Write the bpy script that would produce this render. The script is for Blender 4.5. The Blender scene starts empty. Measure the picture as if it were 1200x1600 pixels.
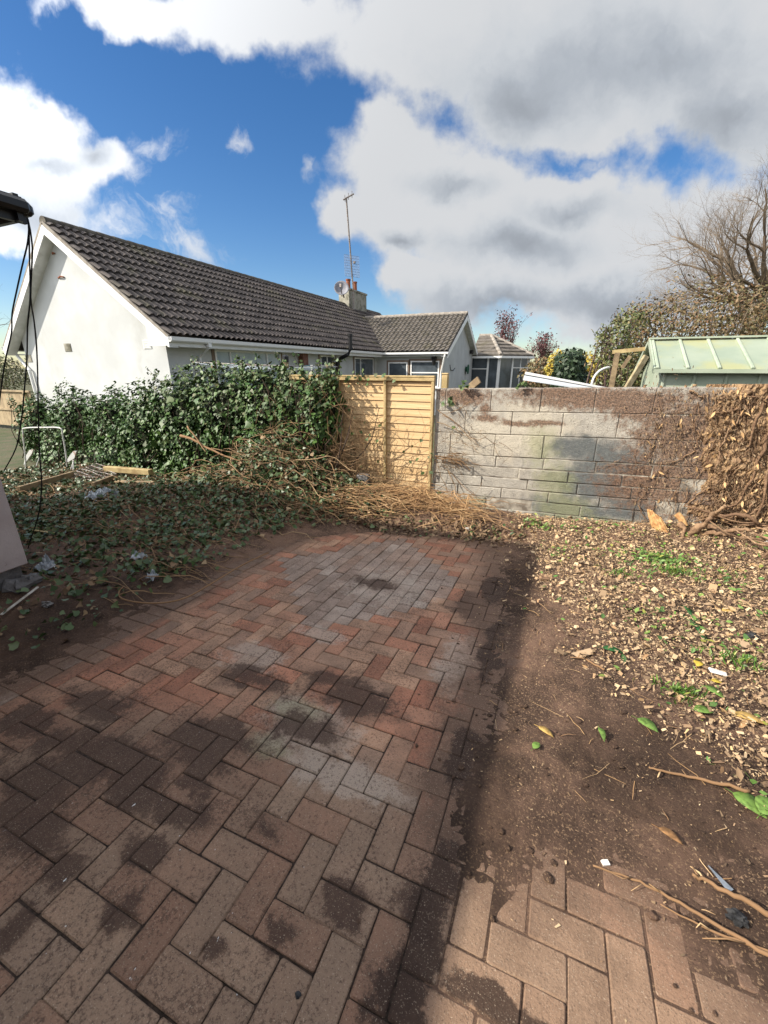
import bpy, math, random
import numpy as np
from mathutils import Vector, Matrix, noise as mnoise
R = math.radians
rng = np.random.default_rng(7)
random.seed(7)
sc = bpy.context.scene
col = sc.collection

# ------------------------------------------------------------------ camera, sky, sun, exposure
FPX, PITCH, CAMH, YAW = 637.45, R(19.57), 1.505, R(23.06)
cd = bpy.data.cameras.new('camera'); cam = bpy.data.objects.new('camera', cd); col.objects.link(cam)
cd.sensor_fit = 'HORIZONTAL'; cd.sensor_width = 36; cd.lens = 36*FPX/1200
cd.clip_start = 0.05; cd.clip_end = 2000
cam.location = (0, 0, CAMH); cam.rotation_euler = (R(90)-PITCH, 0, YAW)
sc.camera = cam
sc.view_settings.view_transform = 'Standard'; sc.view_settings.look = 'None'
sc.view_settings.exposure = 0.92; sc.view_settings.gamma = 1
SUN_A, SUN_E = R(54.8), R(34.8)
sdir = Vector((-math.sin(SUN_A)*math.cos(SUN_E), -math.cos(SUN_A)*math.cos(SUN_E), math.sin(SUN_E)))
sl = bpy.data.lights.new('sun', 'SUN'); so = bpy.data.objects.new('sun', sl); col.objects.link(so)
sl.energy = 3.9; sl.angle = R(0.6); sl.color = (1.0, 0.92, 0.79)
so.rotation_euler = sdir.to_track_quat('Z', 'Y').to_euler(); so.location = (-20, -15, 20)
world = bpy.data.worlds.new('World'); sc.world = world; world.use_nodes = True

# ------------------------------------------------------------------ measuring helpers (world x,y follow the wall and the drive)
E1 = (math.cos(-YAW), math.sin(-YAW)); E2 = (-E1[1], E1[0])
SL = math.tan(R(3.5))                                   # the drive falls gently away
def G(x, y): return -SL*(x*E1[1]+y*E2[1])
def ray(px, py):
    x, y = px-600, py-800
    c, s = math.cos(PITCH), math.sin(PITCH)
    fy = FPX*c-y*s; fz = -FPX*s-y*c
    return (x*E1[0]+fy*E1[1], x*E2[0]+fy*E2[1], fz, fy)
def at_g(px, py, h=0.0):
    r = ray(px, py); t = (h-CAMH)/(r[2]+SL*r[3]); return Vector((r[0]*t, r[1]*t, CAMH+r[2]*t))
def at_x(px, py, x): r = ray(px, py); t = x/r[0]; return Vector((x, r[1]*t, CAMH+r[2]*t))
def at_y(px, py, y): r = ray(px, py); t = y/r[1]; return Vector((r[0]*t, y, CAMH+r[2]*t))
def at_z(px, py, z): r = ray(px, py); t = (z-CAMH)/r[2]; return Vector((r[0]*t, r[1]*t, z))
def ppm(p):                                             # pixels per metre at a point
    d = (p[0]*E1[1]+p[1]*E2[1])*math.cos(PITCH)-(p[2]-CAMH)*math.sin(PITCH); return FPX/d

# ------------------------------------------------------------------ node helpers
class NT:
    def __init__(s, tree): s.t = tree; s.n = tree.nodes; s.l = tree.links
    def node(s, typ, **kw):
        n = s.n.new(typ)
        for k, v in kw.items(): setattr(n, k, v)
        return n
    def put(s, sock, v):
        if isinstance(v, bpy.types.NodeSocket): s.l.new(v, sock)
        else:
            if isinstance(v, (tuple, list)) and len(v) == 3 and sock.type == 'RGBA': v = (*v, 1)
            sock.default_value = v
    def math(s, op, a, b=0.0, c=None, clamp=False):
        n = s.node('ShaderNodeMath', operation=op, use_clamp=clamp); s.put(n.inputs[0], a); s.put(n.inputs[1], b)
        if c is not None: s.put(n.inputs[2], c)
        return n.outputs[0]
    def vmath(s, op, a, b=(0, 0, 0), out=0):
        n = s.node('ShaderNodeVectorMath', operation=op); s.put(n.inputs[0], a); s.put(n.inputs[1], b)
        return n.outputs[out]
    def mix(s, f, a, b, blend='MIX'):
        n = s.node('ShaderNodeMix', data_type='RGBA', blend_type=blend); s.put(n.inputs[0], f); s.put(n.inputs[6], a); s.put(n.inputs[7], b)
        return n.outputs[2]
    def ramp(s, f, lo, hi, to0=0.0, to1=1.0):
        n = s.node('ShaderNodeMapRange', interpolation_type='SMOOTHSTEP'); s.put(n.inputs[0], f)
        for i, v in enumerate((lo, hi, to0, to1)): s.put(n.inputs[i+1], v)
        return n.outputs[0]
    def noise(s, vec, scale, detail=4, rough=0.55, dist=0.0, out=0):
        n = s.node('ShaderNodeTexNoise'); s.put(n.inputs['Vector'], vec); n.inputs['Scale'].default_value = scale
        n.inputs['Detail'].default_value = detail; n.inputs['Roughness'].default_value = rough; n.inputs['Distortion'].default_value = dist
        return n.outputs[out]
    def attr(s, name): n = s.node('ShaderNodeAttribute'); n.attribute_name = name; return n.outputs['Fac']
    def pos(s): return s.node('ShaderNodeNewGeometry').outputs['Position']
    def island(s): return s.node('ShaderNodeNewGeometry').outputs['Random Per Island']
    def colramp(s, f, stops):
        n = s.node('ShaderNodeValToRGB'); s.put(n.inputs[0], f); e = n.color_ramp.elements
        while len(e) < len(stops): e.new(0.5)
        for el, (p, c) in zip(e, stops): el.position = p; el.color = (*c, 1)
        return n.outputs[0]
    def blobs(s, vec, items, inv=None):
        """largest of 1-|(vec-c)/r| over a list of (cx,cy,cz, rx,ry,rz)"""
        m = None
        for c, r in items:
            d = s.vmath('LENGTH', s.vmath('MULTIPLY', s.vmath('SUBTRACT', vec, c), tuple(1/q for q in r)), out=1)
            v = s.math('SUBTRACT', 1.0, d)
            m = v if m is None else s.math('SMOOTH_MAX', m, v, 0.25)
        return m
def material(name, fn, rough=0.8, spec=0.3, bump=None, bstr=0.3, bdist=0.01, metal=0.0):
    m = bpy.data.materials.new(name); m.use_nodes = True; t = NT(m.node_tree)
    b = m.node_tree.nodes['Principled BSDF']
    b.inputs['Roughness'].default_value = rough; b.inputs['Specular IOR Level'].default_value = spec; b.inputs['Metallic'].default_value = metal
    c = fn(t) if callable(fn) else fn
    t.put(b.inputs['Base Color'], c)
    if bump is not None:
        bn = t.node('ShaderNodeBump'); bn.inputs['Strength'].default_value = bstr; bn.inputs['Distance'].default_value = bdist
        t.put(bn.inputs['Height'], bump(t)); t.l.new(bn.outputs[0], b.inputs['Normal'])
    return m
def mottled(a, b, scale=6, detail=5, lo=0.35, hi=0.65, extra=None):
    def fn(t):
        p = t.pos(); c = t.mix(t.ramp(t.noise(p, scale, detail), lo, hi), a, b)
        if extra: c = extra(t, p, c)
        return c
    return fn
def leafy(*cols, rough=0.4, spec=0.5, name='leaf', trans=0.0):
    stops = [(i/max(1, len(cols)-1), c) for i, c in enumerate(cols)]
    m = material(name, lambda t: t.colramp(t.island(), stops), rough, spec)
    return m
def noiseb(scale, detail=6, rough=0.65): return lambda t: t.noise(t.pos(), scale, detail, rough)

# ------------------------------------------------------------------ sky: Nishita with clouds by direction
wt = NT(world.node_tree)
wt.n.clear()
sky = wt.node('ShaderNodeTexSky', sky_type='NISHITA', sun_disc=False)
sky.sun_elevation = SUN_E; sky.sun_rotation = math.atan2(sdir.x, sdir.y); sky.air_density = 1.0; sky.dust_density = 0.4; sky.ozone_density = 2.5
skyc = wt.node('ShaderNodeHueSaturation'); skyc.inputs['Saturation'].default_value = 1.30; skyc.inputs['Value'].default_value = 0.90; skyc.inputs['Hue'].default_value = 0.506
wt.l.new(sky.outputs[0], skyc.inputs['Color'])
dirn = wt.vmath('NORMALIZE', wt.node('ShaderNodeTexCoord').outputs['Generated'])
FW = (E1[1], E2[1], 0); RT = (E1[0], E2[0], 0)
du = wt.vmath('DOT_PRODUCT', dirn, RT, out=1); dv = wt.math('ABSOLUTE', wt.vmath('DOT_PRODUCT', dirn, FW, out=1)); dv = wt.math('MAXIMUM', dv, 0.08)
sz = wt.node('ShaderNodeSeparateXYZ'); wt.l.new(dirn, sz.inputs[0])
cx = wt.node('ShaderNodeCombineXYZ'); wt.put(cx.inputs[0], wt.math('DIVIDE', du, dv)); wt.put(cx.inputs[1], wt.math('DIVIDE', sz.outputs[2], dv))
uv = cx.outputs[0]
def suv(px, py): r = ray(px, py); return ((px-600)/r[3], r[2]/r[3])
def sblob(l):
    o = []
    for px, py, rx, ry in l:
        u, v = suv(px, py); ru = suv(px+rx, py)[0]-u; rv = suv(px, py-ry)[1]-v
        o.append(((u, v, 0), (ru, rv, 1)))
    return o
warp = wt.vmath('SCALE', wt.vmath('SUBTRACT', wt.noise(uv, 5.0, 5, 0.6, out=1), (0.5, 0.5, 0.5)))
warp.node.inputs['Scale'].default_value = 0.16
wuv = wt.vmath('ADD', uv, warp)
cloud_l = [(1000, 40, 480, 250), (700, 40, 260, 170), (380, 5, 190, 85), (190, -5, 130, 60), (1180, 150, 250, 160), (900, 170, 230, 90),
           (640, 300, 150, 150), (600, 220, 60, 80), (740, 330, 190, 130), (820, 400, 240, 130), (640, 430, 60, 40), (720, 450, 120, 60), (950, 420, 240, 170), (1120, 400, 240, 170), (880, 300, 130, 60),
           (540, 330, 60, 60), (60, 210, 110, 75), (20, 260, 170, 110), (150, 250, 90, 60), (30, 335, 150, 70), (-60, 200, 140, 120)]
cm = wt.blobs(wuv, sblob(cloud_l))
nz1 = wt.noise(uv, 6.5, 9, 0.6); nz2 = wt.noise(uv, 2.2, 6, 0.5); nz3 = wt.noise(wt.vmath('ADD', wuv, (0.04, -0.05, 3.1)), 3.6, 8, 0.6)
dens = wt.math('ADD', cm, wt.math('MULTIPLY', wt.math('SUBTRACT', nz1, 0.5), 1.25))
mask = wt.ramp(dens, -0.02, 0.40)
wisp = wt.blobs(wuv, sblob([(238, 218, 60, 42), (376, 214, 34, 40), (484, 262, 16, 30), (290, 392, 130, 50), (190, 350, 150, 70), (110, 380, 160, 60), (120, 290, 120, 60), (215, 262, 60, 50), (80, 30, 60, 40), (10, 180, 40, 20), (930, 250, 90, 50)]))
wmask = wt.ramp(wt.math('ADD', wisp, wt.math('MULTIPLY', wt.math('SUBTRACT', wt.noise(wuv, 11, 8, .62, .6), .5), 2.6)), .30, 1.35, 0, .8)
mask = wt.math('MAXIMUM', mask, wmask)
# unseen cloud overhead and behind the viewer, added to lift the shade
fwd = wt.vmath('DOT_PRODUCT', dirn, FW, out=1)
outside = wt.math('MAXIMUM', wt.ramp(sz.outputs[2], .58, .78), wt.ramp(fwd, .42, .12))
nzo = wt.noise(dirn, 2.6, 6, .55)
mask = wt.math('MAXIMUM', wt.math('MULTIPLY', mask, wt.math('SUBTRACT', 1.0, wt.math('MULTIPLY', outside, .6))), wt.math('MULTIPLY', outside, wt.ramp(nzo, .36, .52)))
dark_l = [(1000, 110, 400, 160), (1150, 200, 200, 120), (820, 150, 170, 110), (820, 385, 170, 50), (700, 285, 80, 36), (900, 330, 120, 45), (780, 475, 200, 40), (630, 375, 50, 26), (960, 470, 200, 45), (70, 250, 90, 30), (60, 330, 160, 60), (150, 230, 50, 50)]
dk = wt.blobs(wuv, sblob(dark_l))
dkv = wt.ramp(wt.math('ADD', dk, wt.math('MULTIPLY', wt.math('SUBTRACT', nz3, 0.5), 1.5)), -0.08, 1.22)
ccol = wt.colramp(dkv, [(0.0, (0.90, 0.92, 0.95)), (0.3, (0.80, 0.84, 0.89)), (0.7, (0.60, 0.65, 0.72)), (1.0, (0.46, 0.50, 0.56))])
bg1 = wt.node('ShaderNodeBackground'); wt.l.new(skyc.outputs[0], bg1.inputs[0]); bg1.inputs[1].default_value = 0.085
bg2 = wt.node('ShaderNodeBackground'); wt.l.new(ccol, bg2.inputs[0])
glow = wt.math('POWER', wt.math('MAXIMUM', wt.vmath('DOT_PRODUCT', dirn, tuple(sdir), out=1), 0.0), 2.0)      # sunward cloud boost out of view, added to brighten the shaded ground
wt.put(bg2.inputs[1], wt.math('ADD', wt.math('ADD', 0.40, wt.math('MULTIPLY', outside, 0.06)), wt.math('MULTIPLY', glow, 1.35)))
mx = wt.node('ShaderNodeMixShader'); wt.put(mx.inputs[0], mask); wt.l.new(bg1.outputs[0], mx.inputs[1]); wt.l.new(bg2.outputs[0], mx.inputs[2])
wo = wt.node('ShaderNodeOutputWorld'); wt.l.new(mx.outputs[0], wo.inputs[0])

# ------------------------------------------------------------------ mesh helpers
class MB:
    def __init__(s): s.v = []; s.f = []; s.m = []; s.n = 0
    def add(s, verts, faces, mi=0):
        b = s.n; s.v.append(np.asarray(verts, float).reshape(-1, 3)); s.n += len(verts)
        s.f += [tuple(i+b for i in q) for q in faces]; s.m += [mi]*len(faces)
    def hexa(s, P, mi=0):                                # 8 points: bottom ring then top ring
        s.add(P, [(3, 2, 1, 0), (4, 5, 6, 7), (0, 1, 5, 4), (1, 2, 6, 5), (2, 3, 7, 6), (3, 0, 4, 7)], mi)
    def box(s, c, size, rot=None, mi=0, bev=0.0):
        h = np.array(size)/2.0
        if bev > 0: return s.bbox(c, h, rot, mi, bev)
        P = np.array([(-1, -1, -1), (1, -1, -1), (1, 1, -1), (-1, 1, -1), (-1, -1, 1), (1, -1, 1), (1, 1, 1), (-1, 1, 1)])*h
        if rot is not None: P = P@np.array(rot).T
        s.hexa(P+np.array(c), mi)
    def bbox(s, c, h, rot, mi, b):                       # chamfered box
        V = []; idx = {}
        for sx in (-1, 1):
            for sy in (-1, 1):
                for sz_ in (-1, 1):
                    for ax in range(3):
                        p = [sx*(h[0]-b), sy*(h[1]-b), sz_*(h[2]-b)]; p[ax] = (sx, sy, sz_)[ax]*h[ax]
                        idx[(sx, sy, sz_, ax)] = len(V); V.append(p)
        F = []
        for ax in range(3):
            o = [a for a in range(3) if a != ax]
            for sg in (-1, 1):
                q = []
                for a, b2 in ((-1, -1), (1, -1), (1, 1), (-1, 1)):
                    k = [0, 0, 0]; k[ax] = sg; k[o[0]] = a; k[o[1]] = b2; q.append(idx[(*k, ax)])
                F.append(q)
        for ax in range(3):
            o = [a for a in range(3) if a != ax]
            for a in (-1, 1):
                for b2 in (-1, 1):
                    k0 = [0, 0, 0]; k1 = [0, 0, 0]; k0[ax] = -1; k1[ax] = 1; k0[o[0]] = k1[o[0]] = a; k0[o[1]] = k1[o[1]] = b2
                    F.append((idx[(*k0, o[0])], idx[(*k1, o[0])], idx[(*k1, o[1])], idx[(*k0, o[1])]))
        for sx in (-1, 1):
            for sy in (-1, 1):
                for sz_ in (-1, 1): F.append(tuple(idx[(sx, sy, sz_, a)] for a in range(3)))
        P = np.array(V, float)
        if rot is not None: P = P@np.array(rot).T
        s.add(P+np.array(c), F, mi)
    def beam(s, a, b, w, h, mi=0, up=(0, 0, 1), bev=0.0):
        a = Vector(a); b = Vector(b); d = (b-a); L = d.length; d = d.normalized(); u = Vector(up); sd = d.cross(u)
        if sd.length < 1e-4: sd = Vector((1, 0, 0))
        sd.normalize(); u = sd.cross(d)
        rot = np.array([d, sd, u]).T
        s.box((a+b)/2, (L, w, h), rot, mi, bev)
    def tube(s, pts, rad, n=6, mi=0, cap=True):
        pts = [Vector(p) for p in pts]; k = len(pts)
        if not hasattr(rad, '__len__'): rad = [rad]*k
        V = []; ref = Vector((0.31, 0.17, 0.93))
        for i, p in enumerate(pts):
            t = (pts[min(i+1, k-1)]-pts[max(i-1, 0)])
            if t.length < 1e-9: t = Vector((0, 0, 1))
            t.normalize(); a = t.cross(ref)
            if a.length < 0.05: a = t.cross(Vector((1, 0, 0)))
            a.normalize(); b = t.cross(a)
            for j in range(n):
                an = 2*math.pi*j/n; q = p+(a*math.cos(an)+b*math.sin(an))*rad[i]; V.append((q.x, q.y, q.z))
        F = [(i*n+j, i*n+(j+1) % n, (i+1)*n+(j+1) % n, (i+1)*n+j) for i in range(k-1) for j in range(n)]
        if cap and n > 2: F += [tuple(range(n-1, -1, -1)), tuple((k-1)*n+j for j in range(n))]
        s.add(V, F, mi)
    def lathe(s, c, prof, n=16, mi=0, axis=None):
        V = [(r*math.cos(2*math.pi*j/n), r*math.sin(2*math.pi*j/n), z) for r, z in prof for j in range(n)]
        k = len(prof); F = [(i*n+j, i*n+(j+1) % n, (i+1)*n+(j+1) % n, (i+1)*n+j) for i in range(k-1) for j in range(n)]
        P = np.array(V)
        if axis is not None:
            q = Vector(axis).to_track_quat('Z', 'Y').to_matrix(); P = P@np.array(q).T
        s.add(P+np.array(c), F, mi)
    def slab(s, poly, off, mi=0):                        # polygon extruded by a vector
        n = len(poly); A = [Vector(p) for p in poly]; B = [p+Vector(off) for p in A]
        s.add([tuple(p) for p in A+B], [tuple(range(n-1, -1, -1)), tuple(range(n, 2*n))]+[(i, (i+1) % n, n+(i+1) % n, n+i) for i in range(n)], mi)
    def build(s, name, mats, parent=None, smooth=False):
        me = bpy.data.meshes.new(name)
        V = np.concatenate(s.v) if s.v else np.zeros((0, 3))
        if parent is not None:
            p = parent
            while p is not None: V = V-np.array(p.location); p = p.parent
        me.from_pydata(V.tolist(), [], s.f)
        if not isinstance(mats, (list, tuple)): mats = [mats]
        for m in mats: me.materials.append(m)
        me.polygons.foreach_set('material_index', s.m)
        if smooth: me.polygons.foreach_set('use_smooth', [True]*len(me.polygons))
        me.update()
        o = bpy.data.objects.new(name, me); col.objects.link(o)
        if parent is not None: o.parent = parent
        return o
def tag(o, label, cat, group=None):
    o['label'] = label; o['category'] = cat
    if group: o['group'] = group
    return o
def kind(o, k): o['kind'] = k; return o
def thing(name, label, cat, loc=(0, 0, 0), group=None):
    o = bpy.data.objects.new(name, None); o.empty_display_size = 0.1; col.objects.link(o); o.location = loc
    return tag(o, label, cat, group)
def part(root, name, mats, fn, smooth=False, label=None):
    b = MB(); fn(b); o = b.build(name, mats, root, smooth)
    if label: o['label'] = label
    return o
# leaf templates: x = width, y = length, z = normal
IVY = (np.array([(0, 0, 0), (-.42, .12, .06), (-.5, .42, .10), (-.22, .62, .05), (0, 1, -.08), (.22, .62, .05), (.5, .42, .10), (.42, .12, .06), (0, .5, -.02)]),
       [(0, 8, 2, 1), (8, 4, 3, 2), (0, 7, 6, 8), (8, 6, 5, 4)])
LANCE = (np.array([(0, 0, 0), (-.22, .35, .05), (-.16, .7, .04), (0, 1, -.05), (.16, .7, .04), (.22, .35, .05), (0, .5, -.02)]),
         [(0, 6, 2, 1), (6, 3, 2), (0, 5, 4, 6), (6, 4, 3)])
QUAD = (np.array([(-.3, 0, 0), (.3, .05, .04), (.22, 1, -.03), (-.25, .9, .05)]), [(0, 1, 2, 3)])
def scatter(name, tmpl, pos, nrm, size, mats, parent=None, mi=None, spin=None, aspect=1.0):
    """many leaves in ONE mesh"""
    T, F = tmpl; pos = np.asarray(pos, float); n = len(pos); nrm = np.asarray(nrm, float)
    nrm = nrm/np.maximum(np.linalg.norm(nrm, axis=1, keepdims=True), 1e-6)
    r = rng.normal(size=(n, 3)) if spin is None else spin
    y = r-nrm*(r*nrm).sum(1, keepdims=True); y /= np.maximum(np.linalg.norm(y, axis=1, keepdims=True), 1e-6)
    x = np.cross(y, nrm); sz_ = np.asarray(size)
    if sz_.ndim == 0: sz_ = np.full(n, float(sz_))
    curl = rng.uniform(-1, 2.2, n); aspect = np.asarray(aspect, float)
    if aspect.ndim: aspect = aspect[:, None, None]
    V = (pos[:, None]+sz_[:, None, None]*(x[:, None]*T[None, :, 0:1]*aspect+y[:, None]*T[None, :, 1:2]+nrm[:, None]*(T[None, :, 2:3]*curl[:, None, None])))
    k = len(T); me = bpy.data.meshes.new(name)
    off = 0
    if parent is not None:
        p = parent; sh = np.zeros(3)
        while p is not None: sh += np.array(p.location); p = p.parent
        V = V-sh
    V = V.reshape(-1, 3)
    nl = np.array([len(f) for f in F]); flat = np.concatenate([np.array(f) for f in F])
    loops = (flat[None]+(np.arange(n)*k)[:, None]).ravel()
    starts = (np.concatenate([[0], np.cumsum(nl)[:-1]])[None]+(np.arange(n)*nl.sum())[:, None]).ravel()
    me.vertices.add(len(V)); me.vertices.foreach_set('co', V.ravel())
    me.loops.add(len(loops)); me.loops.foreach_set('vertex_index', loops.astype(np.int32))
    me.polygons.add(n*len(F)); me.polygons.foreach_set('loop_start', starts.astype(np.int32))
    try: me.polygons.foreach_set('loop_total', np.tile(nl, n).astype(np.int32))
    except Exception: pass
    if not isinstance(mats, (list, tuple)): mats = [mats]
    for m in mats: me.materials.append(m)
    if mi is not None: me.polygons.foreach_set('material_index', np.repeat(np.asarray(mi), len(F)).astype(np.int32))
    me.update(calc_edges=True); me.validate()
    o = bpy.data.objects.new(name, me); col.objects.link(o)
    if parent is not None: o.parent = parent
    return o
def wiggle(a, b, amp, n=7, sag=0.0):
    a = Vector(a); b = Vector(b); out = []; off = Vector((0, 0, 0)); L = (b-a).length
    ph = [random.uniform(0, 6.28) for _ in range(6)]
    for i in range(n):
        t = i/(n-1); e = math.sin(math.pi*t)
        w = Vector([sum(math.sin(ph[k+3*q]+t*(3+5*q))/(1+q) for q in range(2)) for k in range(3)])*amp*L*(0.25+0.75*e if 0 < i else 0)
        out.append(a.lerp(b, t)+w+Vector((0, 0, sag*e)))
    return out

# ------------------------------------------------------------------ ground regions
def poly_px(l): return np.array([at_g(*p)[:2] for p in l])
PAD = poly_px([(-400, 1215), (0, 1070), (100, 1028), (230, 958), (330, 902), (400, 864), (490, 832), (570, 822), (660, 826), (770, 848), (788, 872), (782, 940), (790, 985),
               (768, 1090), (745, 1190), (735, 1260), (752, 1300), (800, 1312), (880, 1290), (930, 1280), (1000, 1310), (1060, 1365), (1120, 1395), (1199, 1500), (1500, 1800), (900, 2600), (-900, 2600)])
def sdf(P, poly):                                        # signed distance, negative inside
    P = np.asarray(P, float); n = len(poly); d = np.full(len(P), 1e9); ins = np.zeros(len(P), bool)
    for i in range(n):
        a = poly[i]; b = poly[(i+1) % n]; e = b-a; w = P-a
        t = np.clip((w@e)/(e@e), 0, 1); q = w-t[:, None]*e; d = np.minimum(d, (q*q).sum(1))
        c = ((a[1] <= P[:, 1]) & (b[1] > P[:, 1])) | ((b[1] <= P[:, 1]) & (a[1] > P[:, 1]))
        xi = a[0]+(P[:, 1]-a[1])/(e[1] if abs(e[1]) > 1e-9 else 1e-9)*e[0]
        ins ^= c & (P[:, 0] < xi)
    d = np.sqrt(d); d[ins] *= -1; return d
def vn(P, sc_, oct=3, seed=0.0):
    return np.array([mnoise.fractal((x*sc_+seed, y*sc_-seed, seed), 0.9, 2.0, oct) for x, y in P])
def smooth(t): t = np.clip(t, 0, 1); return t*t*(3-2*t)
def soil_h(P, fine=True):
    P = np.asarray(P, float); d = sdf(P, PAD)
    n1 = vn(P, 2.1, 3, 3.0); n2 = vn(P, 9, 3, 8.0) if fine else 0
    right = smooth((P[:, 0]+0.4)/0.3)
    n3 = np.zeros(len(P))
    if fine:
        e = np.abs(d) < .5; n3[e] = vn(P[e], 34, 3, 2.2)
    h = -0.014+0.05*smooth((d+0.24+0.08*n1)/0.75)+.0105*smooth((P[:, 0]+.2)/.1)*smooth((1.6-P[:, 1])/.3)+(0.012*n1+0.010*n2)*smooth((d+0.05)/0.2)+.010*n3*smooth((d+.22)/.16)
    h += right*0.03*smooth((d-0.25)/1.2)+(1-right)*0.05*smooth((d-0.2)/1.0)
    # heaps: against the fence, against the wall right, brush pile left
    for cx_, cy_, rx, ry, hh in ((-2.1, 4.55, 1.3, .42, .16), (-0.6, 4.62, .9, .35, .10), (1.6, 4.9, 1.1, .5, .10), (2.6, 4.4, 1.0, .9, .12), (-4.0, 4.3, 1.5, .8, .22), (-4.7, 3.3, .9, .7, .08)):
        q = ((P[:, 0]-cx_)/rx)**2+((P[:, 1]-cy_)/ry)**2; h += hh*np.exp(-q*1.3)
    return h
def gz(x, y): return G(x, y)+float(soil_h([(x, y)])[0])
# the world beyond: one large sheet, sloped near and levelling out
def far_ground():
    xs = np.concatenate([[-900, -300, -120, -60, -35, -22], np.arange(-14, 8.1, 1.0), [12, 20, 40, 90, 300, 900]])
    ys = np.concatenate([[-900, -200, -60, -20], np.arange(-10, 12.1, 1.0), [16, 24, 40, 60, 120, 300, 900]])
    b = MB(); V = []
    for y in ys:
        for x in xs:
            cxx = max(-14, min(8, x)); cyy = max(-10, min(9, y)); V.append((x, y, G(cxx, cyy)-0.07))
    nx = len(xs); F = [(j*nx+i, j*nx+i+1, (j+1)*nx+i+1, (j+1)*nx+i) for j in range(len(ys)-1) for i in range(nx-1)]
    b.add(V, F)
    m = material('rough_ground', mottled((.06, .075, .03), (.10, .085, .05), 2.5, 6), 0.95, bump=noiseb(20), bstr=0.5, bdist=0.03)
    kind(b.build('ground', m), 'structure')
far_ground()
def soil_col(t):
    p = t.pos()
    c = t.mix(t.ramp(t.noise(p, 3.2, 5, .6), .38, .62), (.075, .047, .034), (.165, .10, .07))
    c = t.mix(t.ramp(t.noise(p, 110, 3, .7), .54, .66), c, (.30, .195, .12))
    c = t.mix(t.ramp(t.noise(p, 60, 4, .7), .60, .75), c, (.02, .014, .011))
    wet = t.blobs(p, [((-.17, 3.05, -.17), (.28, .75, .4)), ((-.12, 1.2, -.05), (.2, .6, .4)), ((.55, 1.55, -.05), (.5, .35, .3)), ((-2.9, 1.5, -.15), (.5, 1.2, .4))])
    wet = t.ramp(t.math('ADD', wet, t.math('MULTIPLY', t.math('SUBTRACT', t.noise(p, 9, 4), .5), .9)), -.05, .45)
    return t.mix(t.math('MULTIPLY', wet, .55), c, (.035, .022, .016))
M_soil = material('bare_soil', soil_col, 0.95, 0.2, bump=noiseb(70, 8, .75), bstr=0.9, bdist=0.02)
def soil():
    xs = np.concatenate([np.arange(-9.5, -3.2, .04), np.arange(-3.2, 1.6, .016), np.arange(1.6, 4.0, .03)]); ys = np.concatenate([np.arange(-1.2, .4, .04), np.arange(.4, 4.7, .016), np.arange(4.7, 6.4, .04)])
    X, Y = np.meshgrid(xs, ys); P = np.stack([X.ravel(), Y.ravel()], 1)
    Z = G(P[:, 0], P[:, 1])+soil_h(P)
    b = MB(); nx = len(xs)
    I = np.arange(len(P)).reshape(X.shape)
    F = np.stack([I[:-1, :-1], I[:-1, 1:], I[1:, 1:], I[1:, :-1]], -1).reshape(-1, 4)
    b.v = [np.column_stack([P, Z])]; b.f = [tuple(q) for q in F.tolist()]; b.m = [0]*len(F); b.n = len(P)
    kind(b.build('soil', M_soil, smooth=True), 'structure')
soil()

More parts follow.
